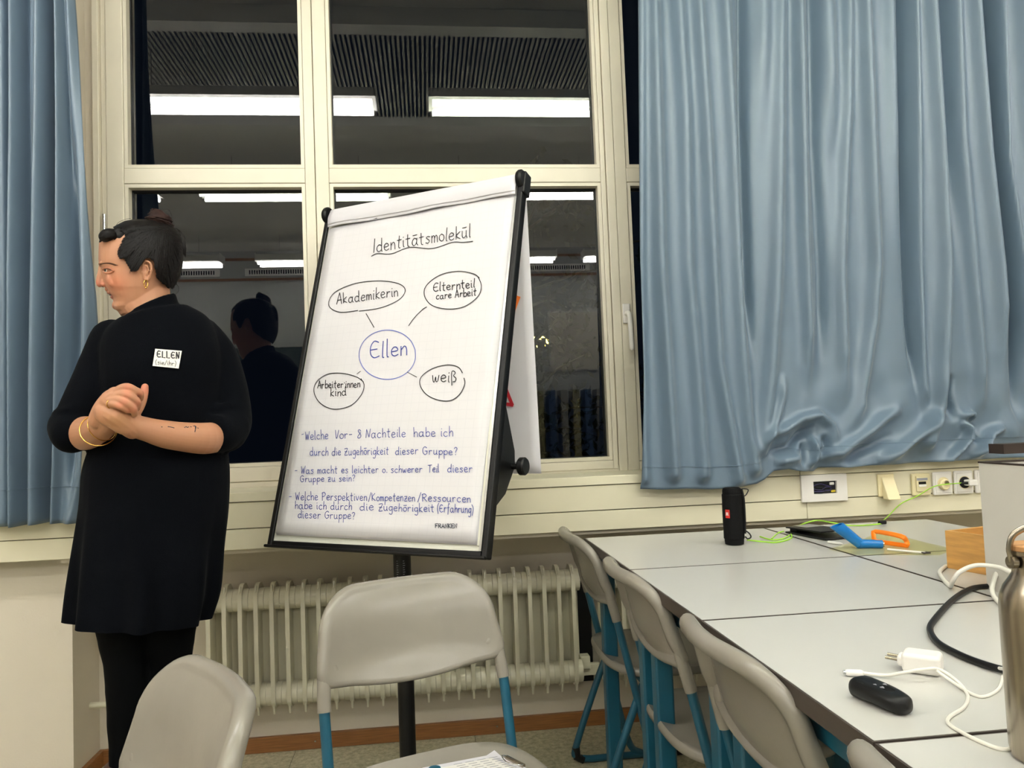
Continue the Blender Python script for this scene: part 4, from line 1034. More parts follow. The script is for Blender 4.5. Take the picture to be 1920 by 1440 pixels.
t = MB().tube([a, lerp(a, b_, .8), b_], [.0035, .0035, .0012], 10).build('pen', M['white'], smooth=True); props(t, 'thin white pen lying between the black tablet and the blue plastic piece', 'pen')
# blue plastic handle lying bent
t = thing('blackboard_ruler_grip', tuple(atZ(1611, 1030, TZ)), 0, 'bent blue plastic handle piece with an open raised end', 'handle')
J = atZ(1612, 1028, TZ); E1 = atZ(1655, 1028, TZ); J.z = TZ + .012; E1.z = TZ + .010
tipp = atP(1569, 985, Vector((J.x, J.y, 0)), Vector((0, 1, 0)))
d = (tipp - J); dn = d.normalized(); sd = Vector((0, 1, 0)); 
m = MB(); 
Wd = .021; th = dn.cross(sd).normalized()
rg = []
for k, tt in enumerate(np.linspace(0, 1, 8)):
    c_ = J + d * tt; h_ = lerp(.0125, .0155, tt)
    rg.append([c_ + sd * Wd / 2 * math.cos(a) + th * h_ * math.sin(a) + (dn * (.010 * math.sin(a)) if k == 7 else Vector()) for a in [i * 2 * PI / 20 for i in range(20)]])
rg.append([lerp(rg[-1][i], J + d, .25) for i in range(20)]); rg.append([p - dn * .03 for p in rg[-1]])
m.rings(rg); m.build('raised_grip', M['bluep'], t, smooth=True)
MB().tube([J + Vector((-.004, 0, -.001)), J + Vector((.012, 0, -.002)), lerp(J, E1, .6), E1], [.012, .0115, .0105, .010], 16).build('base', M['bluep'], t, smooth=True)
MB().tube([E1, E1 + Vector((.004, -.002, 0))], .0062, 12).build('metal_tip', M['steel'], t, smooth=True)
# clear yellow set square with orange handle
P = [atZ(*q, TZ + .002) for q in ((1555, 1030), (1620, 1012), (1650, 996), (1742, 1020), (1790, 1030), (1762, 1040), (1610, 1040))]
t = thing('set_square', tuple(atZ(1670, 1025, TZ)), 0, 'large transparent yellowish set square with an orange grip', 'set square')
m = MB(); m.prism([(q.x, q.y, TZ + .001) for q in P], (0, 0, 0), (0, 0, .003)); m.build('plate', M['clearplastic'], t)
C1, C2 = atZ(1640, 1018, TZ), atZ(1702, 1027, TZ); up_ = Vector((0, 0, .024)); C1.z = C2.z = TZ + .004
pth = [C1, C1 + up_ * .6 + Vector((.001, .004, 0)), C1 + up_ + Vector((.008, .008, 0)), C2 + up_ + Vector((-.012, .008, 0)), C2 + up_ * .5 + Vector((0, .004, 0)), C2]
m = MB(); pth = spline(pth, 3) 
m.tube(pth + [lerp(C2, C1, k / 5) for k in range(1, 5)], .0042, 8, closed=True, flat=1.6); o = m.build('orange_grip', M['orangep'], t, smooth=True); o['label'] = 'orange grip'
a, b_ = on(1664, 1030, .003), on(1738, 1037, .003)
o = MB().tube([a, lerp(a, b_, .95), b_], [.0028, .0028, .001], 10).build('pen', M['white'], smooth=True); props(o, 'thin white pen lying on the set square', 'pen')
q = on(1735, 1034, .006); MB().box(q.x - .008, q.x + .008, q.y - .008, q.y + .008, TZ + .004, TZ + .007).build('label_sticker', M['darkbrown'], t)
# open beech wood box
q0 = atZ(1776, 1065, TZ); x0, y0 = q0.x, q0.y
t = thing('wooden_box', (x0 + .08, y0 - .09, TZ), 0, 'open beech wood box standing behind the tall grey box', 'box')
RM = Matrix.Translation((x0, y0, TZ)) @ Matrix.Rotation(math.radians(-90 + 14), 4, 'Z')
wL, dL, hL, tk = .185, .13, .080, .008
for nme, bx_ in (('side', (0, wL, 0, tk, 0, hL)), ('side', (0, wL, dL - tk, dL, 0, hL)), ('side', (0, tk, tk, dL - tk, 0, hL)), ('side', (wL - tk, wL, tk, dL - tk, 0, hL)), ('bottom', (tk, wL - tk, tk, dL - tk, .001, .008))):
    MB().box(*bx_, mat=RM).build(nme, M['beech'], t, bevel=.001)
# tall grey box with dark top rim
q0 = atZ(1851, 1104, TZ); x0, y0 = q0.x, q0.y
t = thing('grey_storage_box', (x0 + .15, y0 - .2, TZ), 0, 'tall light grey box with a dark top rim, cut by the right edge', 'box')
H_ = atY(1838, 865, y0).z - TZ - .003; D_ = .26
RM = Matrix.Translation((x0, y0, TZ)) @ Matrix.Rotation(math.radians(-90), 4, 'Z')
for bx_ in ((0, .42, 0, .006, 0, H_), (0, .006, .006, D_, 0, H_), (0, .42, D_ - .006, D_, 0, H_), (.414, .42, .006, D_ - .006, 0, H_), (.006, .414, .006, D_ - .006, .004, .008)):
    MB().box(*bx_, mat=RM).build('side_panel', M['grey'], t)
m = MB(); m.box(-.001, .421, -.001, .008, H_, H_ + .003, mat=RM); m.box(-.001, .008, .008, D_, H_, H_ + .003, mat=RM); m.box(-.001, .421, D_ - .008, D_ + .001, H_, H_ + .003, mat=RM); m.build('rim', M['darkbrown'], t)
a = atY(1878, 833, 1.56)
o = MB().box(a.x, a.x + .30, 1.555, 1.60, a.z - .021, a.z).build('end_cap', M['darkbrown']); 
o.name = 'display_stand'; props(o, 'dark brown bar on a grey upright rising behind the tall grey box', 'stand')
MB().box(a.x + .10, a.x + .28, 1.558, 1.598, TZ + .001, a.z - .0215).build('upright', M['grey'], o)
# steel bottle
bxp = Vector((.590, .705, TZ))
t = thing('steel_bottle', tuple(bxp), 0, 'brushed steel drinking bottle with bamboo cap and carrying loop at the right edge', 'bottle')
# the bottle is lathed
MB().lathe([(.001, 0.0000), (.030, 0.0000), (.0335, 0.0027), (.0350, 0.0106), (.0355, 0.1062), (.0355, 0.1460), (.0345, 0.1558), (.031, 0.1655), (.0255, 0.1735), (.0225, 0.1788), (.0215, 0.1841), (.0215, 0.1965), (.001, 0.1965)], bxp, 48).build('body', M['steel'], t, smooth=True)
MB().lathe([(.001, 0.1969), (.024, 0.1969), (.0255, 0.1982), (.0255, 0.2018), (.001, 0.2018)], bxp, 40).build('cap', M['steel'], t, smooth=True)
MB().lathe([(.001, 0.2020), (.0238, 0.2020), (.0238, 0.2062), (.0225, 0.2075), (.001, 0.2075)], bxp, 40).build('bamboo_lid', M['cork'], t, smooth=True)
pth = spline([bxp + Vector((-.0265, 0, 0.1912)), bxp + Vector((-.0285, 0, 0.2053)), bxp + Vector((-.022, 0, 0.2186)), bxp + Vector((0, 0, 0.2252)), bxp + Vector((.022, 0, 0.2186)), bxp + Vector((.0285, 0, 0.2053)), bxp + Vector((.0265, 0, 0.1912))], 6)
MB().tube(pth, .0018, 10, flat=1.9).build('carrying_loop', M['steel'], t, smooth=True)
for s_ in (-1, 1): MB().lathe([(.001, -.003), (.006, -.003), (.006, 0.0027), (.001, 0.0027)], bxp + Vector((s_ * .0265, 0, 0.1912)), 16, 'x').build('pivot', M['steel'], t, smooth=True)
# presenter remote
A_, B_ = atZ(1608, 1296, TZ + .004), atZ(1704, 1338, TZ + .004); dd = (B_ - A_); A_ = A_ - dd * .02; B_ = B_ + dd * .0
e1 = dd.normalized(); e2 = Vector((-e1.y, e1.x, 0)); L = (B_ - A_).length
t = thing('presenter_remote', tuple((A_ + B_) / 2), 0, 'black presentation remote lying on the grey table near the chair', 'remote')
rg = []
for tt in np.linspace(0, 1, 22):
    w_ = .0185 * (1 - abs(2 * tt - .85) ** 4 * .30); end = min(1, math.sqrt(max(0.0, 1 - (abs(2 * tt - 1)) ** 9)) + .12); w_ *= end
    h_ = (.0125 - .003 * tt) * end; zc = TZ + .0115 - .0015 * tt + .002 * math.sin(PI * tt)
    rg.append([A_ + e1 * L * tt + e2 * w_ * math.copysign(abs(math.cos(a)) ** .75, math.cos(a)) + Vector((0, 0, zc - A_.z + h_ * math.copysign(abs(math.sin(a)) ** .8, math.sin(a)))) for a in [i * 2 * PI / 28 for i in range(28)]])
MB().rings(rg).build('body', M['black'], t, smooth='all')
m = MB()
for tt, ss, sc in ((.52, .28, 1), (.60, -.25, 1), (.47, -.3, .8)):
    c_ = A_ + e1 * L * tt + e2 * .0185 * ss; c_.z = TZ + .0235
    m.prism([c_ + e1 * .0028 * sc, c_ - e1 * .0018 * sc + e2 * .0022 * sc, c_ - e1 * .0018 * sc - e2 * .0022 * sc], (0, 0, -.001), (0, 0, .0006))
m.build('arrow_marks', M['greyprint'], t)
m = MB(); c_ = A_ + e1 * L * .56; c_.z = TZ + .0215; m.ell(c_, [e1 * .016, e2 * .009, Vector((0, 0, .0022))], 24, 8); m.build('button_pad', M['black_matte'], t, smooth='all')
# white plug charger
c0 = atZ(1690, 1262, TZ); e1 = (atZ(1762, 1272, TZ) - c0).normalized(); e2 = Vector((-e1.y, e1.x, 0))
t = thing('plug_charger', tuple(c0), 0, 'small white plug-in phone charger lying on the table beside the black cable', 'charger')
slab(c0, e1, e2, .046, .036, TZ + .0005, TZ + .026).build('body', M['white'], t, bevel=.006, seg=4)
slab(c0 - e1 * .006 + e2 * .006, e1, e2, .010, .024, TZ + .006, TZ + .020).build('plug_face', M['white'], t, bevel=.004, seg=3)
for s_ in (.010, .026): MB().tube([c0 + e2 * s_ + Vector((0, 0, .014)) - e1 * .004, c0 + e2 * s_ + Vector((0, 0, .015)) - e1 * .020], .0021, 10).build('plug_pin', M['steel'], t, smooth=True)
# white cables
t = thing('white_phone_cable', tuple(on(1700, 1300)), 0, 'thin white phone cable curling over the nearest tables from the white charger', 'cable')
pts = [on(1612, 1261, .003), on(1660, 1266, .002), on(1700, 1260, .010), on(1730, 1255, .014), on(1760, 1255, .010), on(1792, 1275, .003), on(1814, 1302), on(1808, 1325), on(1780, 1345), on(1782, 1360), on(1830, 1387), on(1880, 1405), on(1905, 1395), on(1912, 1360, .004), on(1905, 1300, .012), on(1888, 1260, .02), on(1874, 1253, .012)]
cb = MB().tube(spline(pts, 8), .0021, 10).build('cable', M['whitecable'], t, smooth=True)
MB().tube(spline([on(1757, 1258, .010), on(1785, 1278, .004), on(1820, 1300), on(1845, 1306), on(1872, 1292), on(1880, 1268, .004)], 8), .0019, 10).build('cable', M['whitecable'], t, smooth=True)
a, b_ = on(1590, 1261, .003), on(1614, 1262, .003); MB().tube([a, b_], .0042, 12, round_caps=True).build('connector', M['white'], t, smooth=True)
a, b_ = on(1581, 1261, .003), on(1590, 1261, .003); MB().tube([a, b_], .0028, 10).build('connector_tip', M['chrome'], t, smooth=True)
def thick_white():
    t = thing('white_power_cable', tuple(on(1780, 1090)), 0, 'thick white cable looping up from the table in front of the grey box', 'cable')
    MB().tube(spline([on(1775, 1060), on(1762, 1072, .006), on(1768, 1085, .004), on(1782, 1099, .002), on(1786, 1090, .02), on(1800, 1072, .04), on(1830, 1060, .05), on(1870, 1063, .05), on(1900, 1075, .045), on(1935, 1090, .03)], 8), .0040, 10).build('cable', M['whitecable'], t, smooth=True)
    MB().tube(spline([on(1930, 1040, .05), on(1895, 1050, .05), on(1872, 1070, .035), on(1862, 1095, .018), on(1862, 1115, .008), on(1880, 1136, .002), on(1900, 1150)], 8), .0040, 10).build('cable', M['whitecable'], t, smooth=True)
thick_white()
t = thing('black_power_cable', tuple(on(1750, 1150)), 0, 'thick black cable lying in a wide curve across the table joint', 'cable')
MB().tube(spline([on(1852, 1099, .003), on(1820, 1104, .003), on(1785, 1126, .003), on(1752, 1162, .003), on(1744, 1182, .003), on(1760, 1206, .003), on(1800, 1228, .003), on(1840, 1244, .003), on(1880, 1256, .004), on(1930, 1268, .003)], 8), .0048, 12).build('cable', M['black'], t, smooth=True)

# papers and clip on the front chair's seat
zs = .3945
def st(px, py, h=0): return atZ(px, py, zs + h)
t = thing('worksheets', tuple(st(880, 1440)), 0, 'printed white worksheets lying on the seat of the front chair', 'paper')
pp = [st(792, 1441), st(912, 1418), st(927, 1408), st(941, 1420), st(1010, 1452), st(1000, 1520), st(820, 1520)]
m = MB(); m.prism(pp, (0, 0, .0), (0, 0, .0015)); m.build('sheet', M['paper_plain'], t)
pp2 = [q + Vector((.004, -.006, .0017)) for q in (st(800, 1444), st(918, 1421), st(990, 1452), st(990, 1530), st(820, 1530))]
m = MB(); m.prism(pp2, (0, 0, 0), (0, 0, .0008)); m.build('sheet', M['white'], t)
m = MB()
for k in range(7):
    for j in range(4):
        a = st(850 + j * 22 + k * 6, 1433 - j * 4 + k * 3.2, .003); b_ = st(866 + j * 22 + k * 6, 1430 - j * 4 + k * 3.2, .003)
        m.add([a, b_, b_ + Vector((.001, -.002, 0)), a + Vector((.001, -.002, 0))], [(0, 1, 2, 3)])
m.build('print', M['greyprint'], t, fix=False)
c_ = st(815, 1440, .003); m = MB(); m.lathe([(.0001, 0), (.012, 0), (.012, .0004), (.0001, .0004)], c_, 24); m.build('round_logo', M['blue'], t)
t = thing('bulldog_clip', tuple(st(960, 1425)), 0, 'small silver wire clip with dark spine holding the worksheets', 'clip')
A_, B_ = st(950, 1420, .004), st(982, 1436, .004)
MB().tube([A_, B_], .0045, 10).build('spine', M['steel'], t, smooth=True)
d = (B_ - A_).normalized(); s_ = Vector((-d.y, d.x, 0))
MB().tube(spline([A_ + Vector((0, 0, .003)), A_ - s_ * .012 + d * .0 + Vector((0, 0, .006)), lerp(A_, B_, .5) - s_ * .020 + Vector((0, 0, .005)), B_ - s_ * .010 + Vector((0, 0, .005)), B_ + Vector((0, 0, .003))], 6), .0011, 8).build('wire_lever', M['chrome'], t, smooth=True)

# ================================================================== THE WOMAN
PA = Vector((-.70, 2.05, 1.0)); pn = Vector((-.3230, .9464, 0)).normalized()
def FP(px, py, d=0.0): return atP(px, py, PA + pn * d, pn)
def HP(cx, cy, d=0.0): return FP(140 + cx * .1875, 370 + cy * .1875, d)
DU = .00027
def unite(name, m, voxel, mat, parent, smooth_it=2, post=None, adapt=0):
    o = m.build(name, mat, parent, smooth=False)
    r = o.modifiers.new('r', 'REMESH'); r.mode = 'VOXEL'; r.voxel_size = voxel; r.use_smooth_shade = True
    if smooth_it: s_ = o.modifiers.new('s', 'SMOOTH'); s_.factor = .5; s_.iterations = smooth_it
    dg = bpy.context.evaluated_depsgraph_get(); dg.update()
    me = bpy.data.meshes.new_from_object(o.evaluated_get(dg)); o.modifiers.clear(); old = o.data; o.data = me; bpy.data.meshes.remove(old)
    if not me.materials: me.materials.append(mat)
    me.polygons.foreach_set('use_smooth', [True] * len(me.polygons))
    if post: post(o)
    return o
def ringLR(L, R_, df, db, nseg=32, e=1.0):
    """closed ring through the left and right silhouette points; df / db = depth towards and away from the viewer"""
    c_ = (L + R_) / 2; h = (R_ - L) / 2; out = []
    for k in range(nseg):
        a = 2 * PI * k / nseg; s_ = math.sin(a); c2 = math.cos(a)
        out.append(c_ + h * (abs(c2) ** e) * (1 if c2 > 0 else -1) + pn * ((db if s_ > 0 else df) * abs(s_) ** e * (1 if s_ > 0 else -1)))
    return out
def loft(m, rows, dc=0.0, e=1.0, nseg=32):
    R_ = []
    for (xl, yl, xr, yr, df, db) in rows: R_.append(ringLR(FP(xl, yl, dc), FP(xr, yr, dc), df, db, nseg, e))
    # resample smoothly
    out = []
    for i in range(len(R_) - 1):
        a, b_, c_, d_ = R_[max(i - 1, 0)], R_[i], R_[i + 1], R_[min(i + 2, len(R_) - 1)]
        for k in range(4):
            t = k / 4
            out.append([.5 * ((2 * b_[j]) + (c_[j] - a[j]) * t + (2 * a[j] - 5 * b_[j] + 4 * c_[j] - d_[j]) * t * t + (3 * b_[j] - a[j] - 3 * c_[j] + d_[j]) * t ** 3) for j in range(nseg)])
    out.append(R_[-1]); m.rings(out); return m
def limb(m, pts, seg=28, n=6, round_caps=True):
    """pts: (px, py, depth offset, radius)"""
    P = [FP(a, b_, c_) for a, b_, c_, r in pts]; S = spline([tuple(p) for p in P], n); rr = []
    for i in range(len(P) - 1):
        for k in range(n):
            t = k / n; rr.append(lerp(pts[i][3], pts[i + 1][3], t * t * (3 - 2 * t) * .5 + t * .5))
    rr.append(pts[-1][3]); m.tube(S, rr, seg, round_caps=round_caps); return m

wm = thing('person', (PA.x, PA.y, 0), 0, 'woman in a black knitted dress and tights with hands clasped, looking left by the window', 'person')
# ---------------- body: head, neck, arms, hands, legs as one surface
body = MB()
# skull and face: profile by level (crop units): level, front, back, half width
lv = [(240, 560, 820, 80), (262, 490, 900, 150), (310, 395, 960, 208), (370, 290, 990, 236), (450, 242, 1010, 250), (540, 238, 1010, 256), (620, 236, 1005, 256), (665, 243, 1000, 254),
      (705, 262, 992, 250), (760, 268, 975, 246), (830, 285, 940, 238), (890, 308, 900, 228), (930, 336, 870, 216), (965, 354, 840, 207), (1000, 380, 815, 198), (1040, 394, 780, 184), (1085, 386, 740, 164), (1120, 402, 700, 138), (1150, 450, 640, 100), (1163, 500, 600, 60)]
R_ = []
for cy, xf, xb_, W_ in lv:
    xm2 = min(700, (xf + xb_) / 2 + 60); ring = []
    for k in range(40):
        a = 2 * PI * k / 40; c_, s_ = math.cos(a), math.sin(a)
        e = .82 if c_ > 0 else .95
        x = xm2 - (xm2 - xf) * (abs(c_) ** e) if c_ > 0 else xm2 + (xb_ - xm2) * abs(c_) ** e
        ring.append(HP(x, cy, W_ * DU * 1.07 * math.copysign(abs(s_) ** (.86 if c_ > 0 else .95), s_)))
    R_.append(ring)
body.rings(R_)
def hb_(m, cx, cy, d, rx, ry, rd, rot=0.0, seg=18, rg=12):
    """ellipsoid in head units, rot in the picture plane"""
    c_ = HP(cx, cy, d * DU); ex = (HP(cx + 1, cy, d * DU) - c_); ey = (HP(cx, cy + 1, d * DU) - c_)
    u_ = ex * math.cos(rot) + ey * math.sin(rot); v_ = ey * math.cos(rot) - ex * math.sin(rot)
    m.ell(c_, [u_ * rx, v_ * ry, pn * rd * DU], seg, rg)
def hl(m, pts, n=5, seg=12):
    P = [HP(a, b_, c_ * DU) for a, b_, c_, r in pts]; S = spline([tuple(p) for p in P], n); rr = []
    for i in range(len(P) - 1):
        for k in range(n): rr.append(lerp(pts[i][3], pts[i + 1][3], k / n) * .00024)
    rr.append(pts[-1][3] * .00024); m.tube(S, rr, seg, round_caps=True)
# nose
hl(body, [(262, 690, 0, 22), (262, 740, 0, 30), (256, 790, 0, 34), (250, 840, 0, 36), (252, 868, 0, 33)])
hb_(body, 246, 866, 0, 30, 26, 30); hb_(body, 292, 872, -32, 34, 24, 22); hb_(body, 292, 872, 32, 34, 24, 22); hb_(body, 300, 850, 0, 45, 40, 50)
hb_(body, 322, 915, 0, 22, 26, 26)
# brow ridge, cheekbones, lips, chin
hb_(body, 262, 668, -70, 26, 18, 66, .1); hb_(body, 262, 668, 70, 26, 18, 66, .1)
hb_(body, 440, 820, -150, 130, 100, 44); hb_(body, 440, 820, 150, 130, 100, 44)
hl(body, [(392, 958, -72, 9), (362, 955, -48, 15), (340, 952, 0, 19), (362, 955, 48, 15), (392, 958, 72, 9)])
hl(body, [(404, 985, -62, 9), (384, 990, -40, 15), (375, 996, 0, 20), (384, 990, 40, 15), (404, 985, 62, 9)])
hb_(body, 412, 1078, 0, 42, 46, 60)

# ear
hb_(body, 716, 735, -262, 44, 88, 14, .05)
hl(body, [(690, 760, -262, 9), (682, 700, -272, 10), (692, 655, -284, 11), (722, 638, -292, 12), (756, 660, -296, 13), (768, 710, -296, 13), (758, 765, -290, 12), (738, 810, -280, 12), (716, 832, -272, 14)])
hl(body, [(706, 690, -274, 7), (728, 690, -282, 8), (736, 730, -282, 8), (716, 770, -276, 8)])
hb_(body, 712, 824, -270, 22, 20, 13); hb_(body, 672, 745, -262, 14, 18, 14)
hl(body, [(716, 735, 262, 30), (716, 760, 262, 30)])
# neck and throat
loft(body, [(218, 548, 309, 500, .052, .052), (222, 570, 318, 535, .058, .057), (230, 590, 320, 560, .060, .058), (232, 620, 324, 600, .062, .060)])
loft(body, [(208, 552, 300, 540, .045, .045), (216, 575, 310, 565, .055, .055), (226, 592, 322, 585, .058, .055)])
# hidden trunk under the dress, joining neck, arms and legs
loft(body, [(236, 605, 340, 590, .06, .06), (215, 640, 395, 630, .08, .09), (205, 720, 405, 720, .10, .10), (195, 820, 400, 820, .11, .11), (180, 950, 405, 950, .12, .12), (175, 1080, 395, 1080, .12, .12), (190, 1150, 385, 1150, .10, .10)])
# arm on the picture's left: shoulder, elbow, forearm
limb(body, [(218, 648, .02, .045), (190, 700, .02, .046), (146, 785, .0, .044), (143, 806, -.02, .043)])
limb(body, [(146, 812, -.01, .0425), (162, 812, -.07, .040), (182, 806, -.13, .033), (200, 795, -.175, .027), (210, 782, -.195, .027)])
# arm on the picture's right
limb(body, [(375, 645, .02, .045), (405, 700, .02, .046), (424, 785, -.03, .040), (420, 806, -.05, .038)])
limb(body, [(421, 815, -.05, .038), (384, 822, -.125, .0385), (320, 816, -.165, .0335), (275, 805, -.188, .0275), (250, 797, -.198, .0250), (232, 787, -.205, .027)])
K = lambda c: (140 + c[0] * .13542, 690 + c[1] * .13542)
def hand(m, pts, n=5, seg=12):
    P = []
    for a, b_, c_, r in pts: x, y = K((a, b_)); P.append((x, y, c_, r))
    limb(m, P, seg, n)
def blob(m, cx, cy, d, rx, ry, rd, rot=0):
    x, y = K((cx, cy)); c_ = FP(x, y, d); ex = (FP(x + 1, y, d) - c_).normalized(); ey = (FP(x, y + 1, d) - c_).normalized()
    u_ = ex * math.cos(rot) + ey * math.sin(rot); v_ = ey * math.cos(rot) - ex * math.sin(rot)
    m.ell(c_, [u_ * rx, v_ * ry, pn * rd], 20, 12)
# lower (tan) hand: wrist, back of hand, thumb rising behind the other hand
hand(body, [(800, 850, -.198, .0225), (690, 760, -.210, .0240), (570, 670, -.218, .0240), (450, 610, -.212, .0200)])
blob(body, 610, 720, -.214, .042, .026, .019, .75)
blob(body, 480, 650, -.212, .034, .026, .019, .75)
hand(body, [(730, 760, -.203, .0150), (850, 620, -.194, .0108), (925, 480, -.188, .0102), (958, 350, -.186, .0098), (974, 262, -.186, .0080)])
# fingers of the lower hand wrapping round behind, knuckles showing at the left
for k, (dx, dy) in enumerate(((0, 0), (38, -50), (80, -96), (126, -138))):
    hand(body, [(440 + dx * .8, 650 + dy, -.206, .0098), (352 + dx, 585 + dy, -.196, .0094), (336 + dx * 1.1, 530 + dy, -.178, .0088), (400 + dx, 480 + dy, -.165, .0080)])
# upper (pink) hand: back of hand and four fingers bent over the lower hand
hand(body, [(330, 720, -.185, .0220), (390, 580, -.198, .0220), (470, 460, -.210, .0210), (540, 400, -.218, .0180)])
blob(body, 500, 440, -.214, .030, .022, .015, -.8)
blob(body, 600, 400, -.222, .026, .022, .012, .6)
fing = [[(560, 345, -.222, .0100), (640, 285, -.232, .0096), (735, 268, -.240, .0098), (850, 318, -.238, .0088), (902, 350, -.230, .0088), (905, 420, -.216, .0076)],
        [(535, 400, -.226, .0102), (640, 362, -.238, .0096), (730, 372, -.246, .0098), (830, 432, -.244, .0088), (866, 478, -.238, .0088), (868, 552, -.222, .0076)],
        [(500, 455, -.228, .0100), (600, 440, -.240, .0094), (690, 470, -.248, .0096), (775, 526, -.246, .0086), (812, 575, -.240, .0086), (832, 635, -.228, .0074)],
        [(480, 500, -.228, .0092), (550, 500, -.240, .0086), (620, 524, -.246, .0088), (690, 560, -.244, .0080), (738, 590, -.238, .0070)]]
for f_ in fing: hand(body, f_)
# legs
limb(body, [(240, 1100, 0, .050), (236, 1200, 0, .040), (240, 1290, .01, .037), (234, 1380, .01, .026), (230, 1440, .01, .022), (229, 1520, .01, .020)])
limb(body, [(318, 1100, 0, .050), (318, 1200, 0, .040), (318, 1290, .01, .037), (313, 1380, .01, .026), (310, 1440, .01, .022), (308, 1520, .01, .020)])
def tone(o):
    me = o.data; n = len(me.vertices); co = np.empty(n * 3); me.vertices.foreach_get('co', co); co = co.reshape(-1, 3)
    M_ = np.array(pmat(o)); W_ = co @ M_[:3, :3].T + M_[:3, 3]
    base = np.array(srgb(180, 129, 100)[:3]); col = np.tile(base, (n, 1))
    def dab(p, r, c, k):
        d = np.linalg.norm(W_ - np.array(p), axis=1); wgt = (np.exp(-(d / r) ** 2) * k)[:, None]; c_ = np.array(srgb(*c)[:3]); col[:] = col * (1 - wgt) + c_ * wgt
    for s_ in (-1, 1):
        dab(HP(400, 860, s_ * 200 * DU), .028, (200, 112, 84), .5)
        dab(HP(362, 955, s_ * 48 * DU), .0070, (140, 66, 58), .85); dab(HP(386, 990, s_ * 42 * DU), .0070, (140, 66, 58), .85)
    dab(HP(330, 952, 0), .007, (140, 66, 58), .9); dab(HP(364, 996, 0), .007, (140, 66, 58), .9)
    dab(HP(238, 868, 0), .012, (190, 92, 76), .6); dab(HP(300, 875, -40 * DU), .008, (190, 100, 84), .5)
    dab(HP(695, 715, -275 * DU), .006, (170, 98, 76), .5)
    for f_ in fing:
        for i in (2, 4): x, y = K(f_[i][:2]); dab(FP(x, y, f_[i][2] - .006), .009, (212, 124, 100), .5)
    x, y = K((960, 300)); dab(FP(x, y, -.185), .016, (212, 112, 92), .7)
    x, y = K((600, 720)); dab(FP(x, y, -.225), .03, (186, 136, 88), .5)
    ca = me.color_attributes.new('tone', 'FLOAT_COLOR', 'POINT')
    ca.data.foreach_set('color', np.concatenate([col, np.ones((n, 1))], 1).ravel())
bo = unite('body', body, .0019, M['skin'], wm, 1, tone)
BV = None
def bvh(o):
    dg = bpy.context.evaluated_depsgraph_get(); me = o.data; M_ = pmat(o)
    return BVHTree.FromPolygons([M_ @ v.co for v in me.vertices], [tuple(p.vertices) for p in me.polygons])
# ---------------- dress
dr = MB()
loft(dr, [(218, 600, 350, 573, .085, .075), (194, 622, 390, 596, .100, .090), (183, 652, 410, 637, .118, .105), (182, 700, 420, 690, .135, .120), (180, 770, 422, 765, .128, .120), (168, 830, 426, 830, .125, .120), (152, 885, 431, 880, .150, .135),
          (147, 950, 429, 950, .155, .140), (138, 1020, 420, 1020, .160, .145), (128, 1100, 410, 1100, .165, .150), (123, 1165, 386, 1165, .168, .152), (119, 1200, 380, 1205, .168, .152)], e=.92)
# mock neck, higher at the back
def neck_ring(L, R_, df, db): return ringLR(HP(*L), HP(*R_), df, db)
dr.rings([neck_ring((470, 1330), (1090, 1180), .080, .075), neck_ring((478, 1250), (1050, 1090), .074, .070), neck_ring((490, 1200), (1030, 1030), .071, .067), neck_ring((505, 1172), (1012, 965), .0685, .065), neck_ring((515, 1172), (1002, 965), .066, .063)])
limb(dr, [(212, 640, .02, .056), (193, 690, .02, .058), (170, 740, .0, .056), (145, 785, -.01, .050), (139, 806, -.02, .049)], 20)
limb(dr, [(374, 636, .02, .060), (399, 674, .02, .065), (417, 730, .0, .064), (429, 785, -.03, .058), (424, 808, -.05, .055)], 20)
# pushed-up cuffs
limb(dr, [(132, 800, -.012, .050), (136, 812, -.04, .049)], 20); limb(dr, [(430, 798, -.045, .055), (414, 811, -.085, .050), (398, 812, -.116, .0455)], 20, 6, False)
for k in range(5):      # gathered folds of the pushed-up sleeves
    a, b_ = FP(396 + 3 * k, 768 + k * 11, -.085), FP(458, 756 + k * 15, -.03)
    dr.tube(spline([a, lerp(a, b_, .5) - pn * .022, b_], 5), .011, 10, round_caps=True)
    a, b_ = FP(104, 775 + k * 10, -.02), FP(158, 762 + k * 9, -.045)
    if k < 4: dr.tube(spline([a, lerp(a, b_, .5) - pn * .022, b_], 5), .009, 10, round_caps=True)
def trim_dress(o):
    me = o.data; b_ = bmesh.new(); b_.from_mesh(me)
    M_ = pmat(o).inverted()
    # soft vertical folds in the skirt
    Mw = pmat(o); ax_ = FP(268, 1000); zt_, zb3 = FP(250, 900).z, FP(250, 1183).z
    for v_ in b_.verts:
        w_ = Mw @ v_.co; t_ = (zt_ - w_.z) / (zt_ - zb3)
        if t_ > 0:
            an = math.atan2(w_.y - ax_.y, w_.x - ax_.x); k_ = .011 * min(1, t_) ** 1.3 * (math.sin(9 * an + .6) + .6 * math.sin(15 * an + 2))
            v_.co += Vector((math.cos(an), math.sin(an), 0)) * k_
    # flat hem
    bmesh.ops.bisect_plane(b_, geom=b_.verts[:] + b_.edges[:] + b_.faces[:], plane_co=M_ @ Vector((-.74, 2.05, FP(250, 1180, -.15).z)), plane_no=(-.11, 0, -1), clear_outer=True)
    b_.to_mesh(me); b_.free()
ds = unite('knitted_dress', dr, .0055, M['dress'], wm, 4, trim_dress)
DB = bvh(ds)
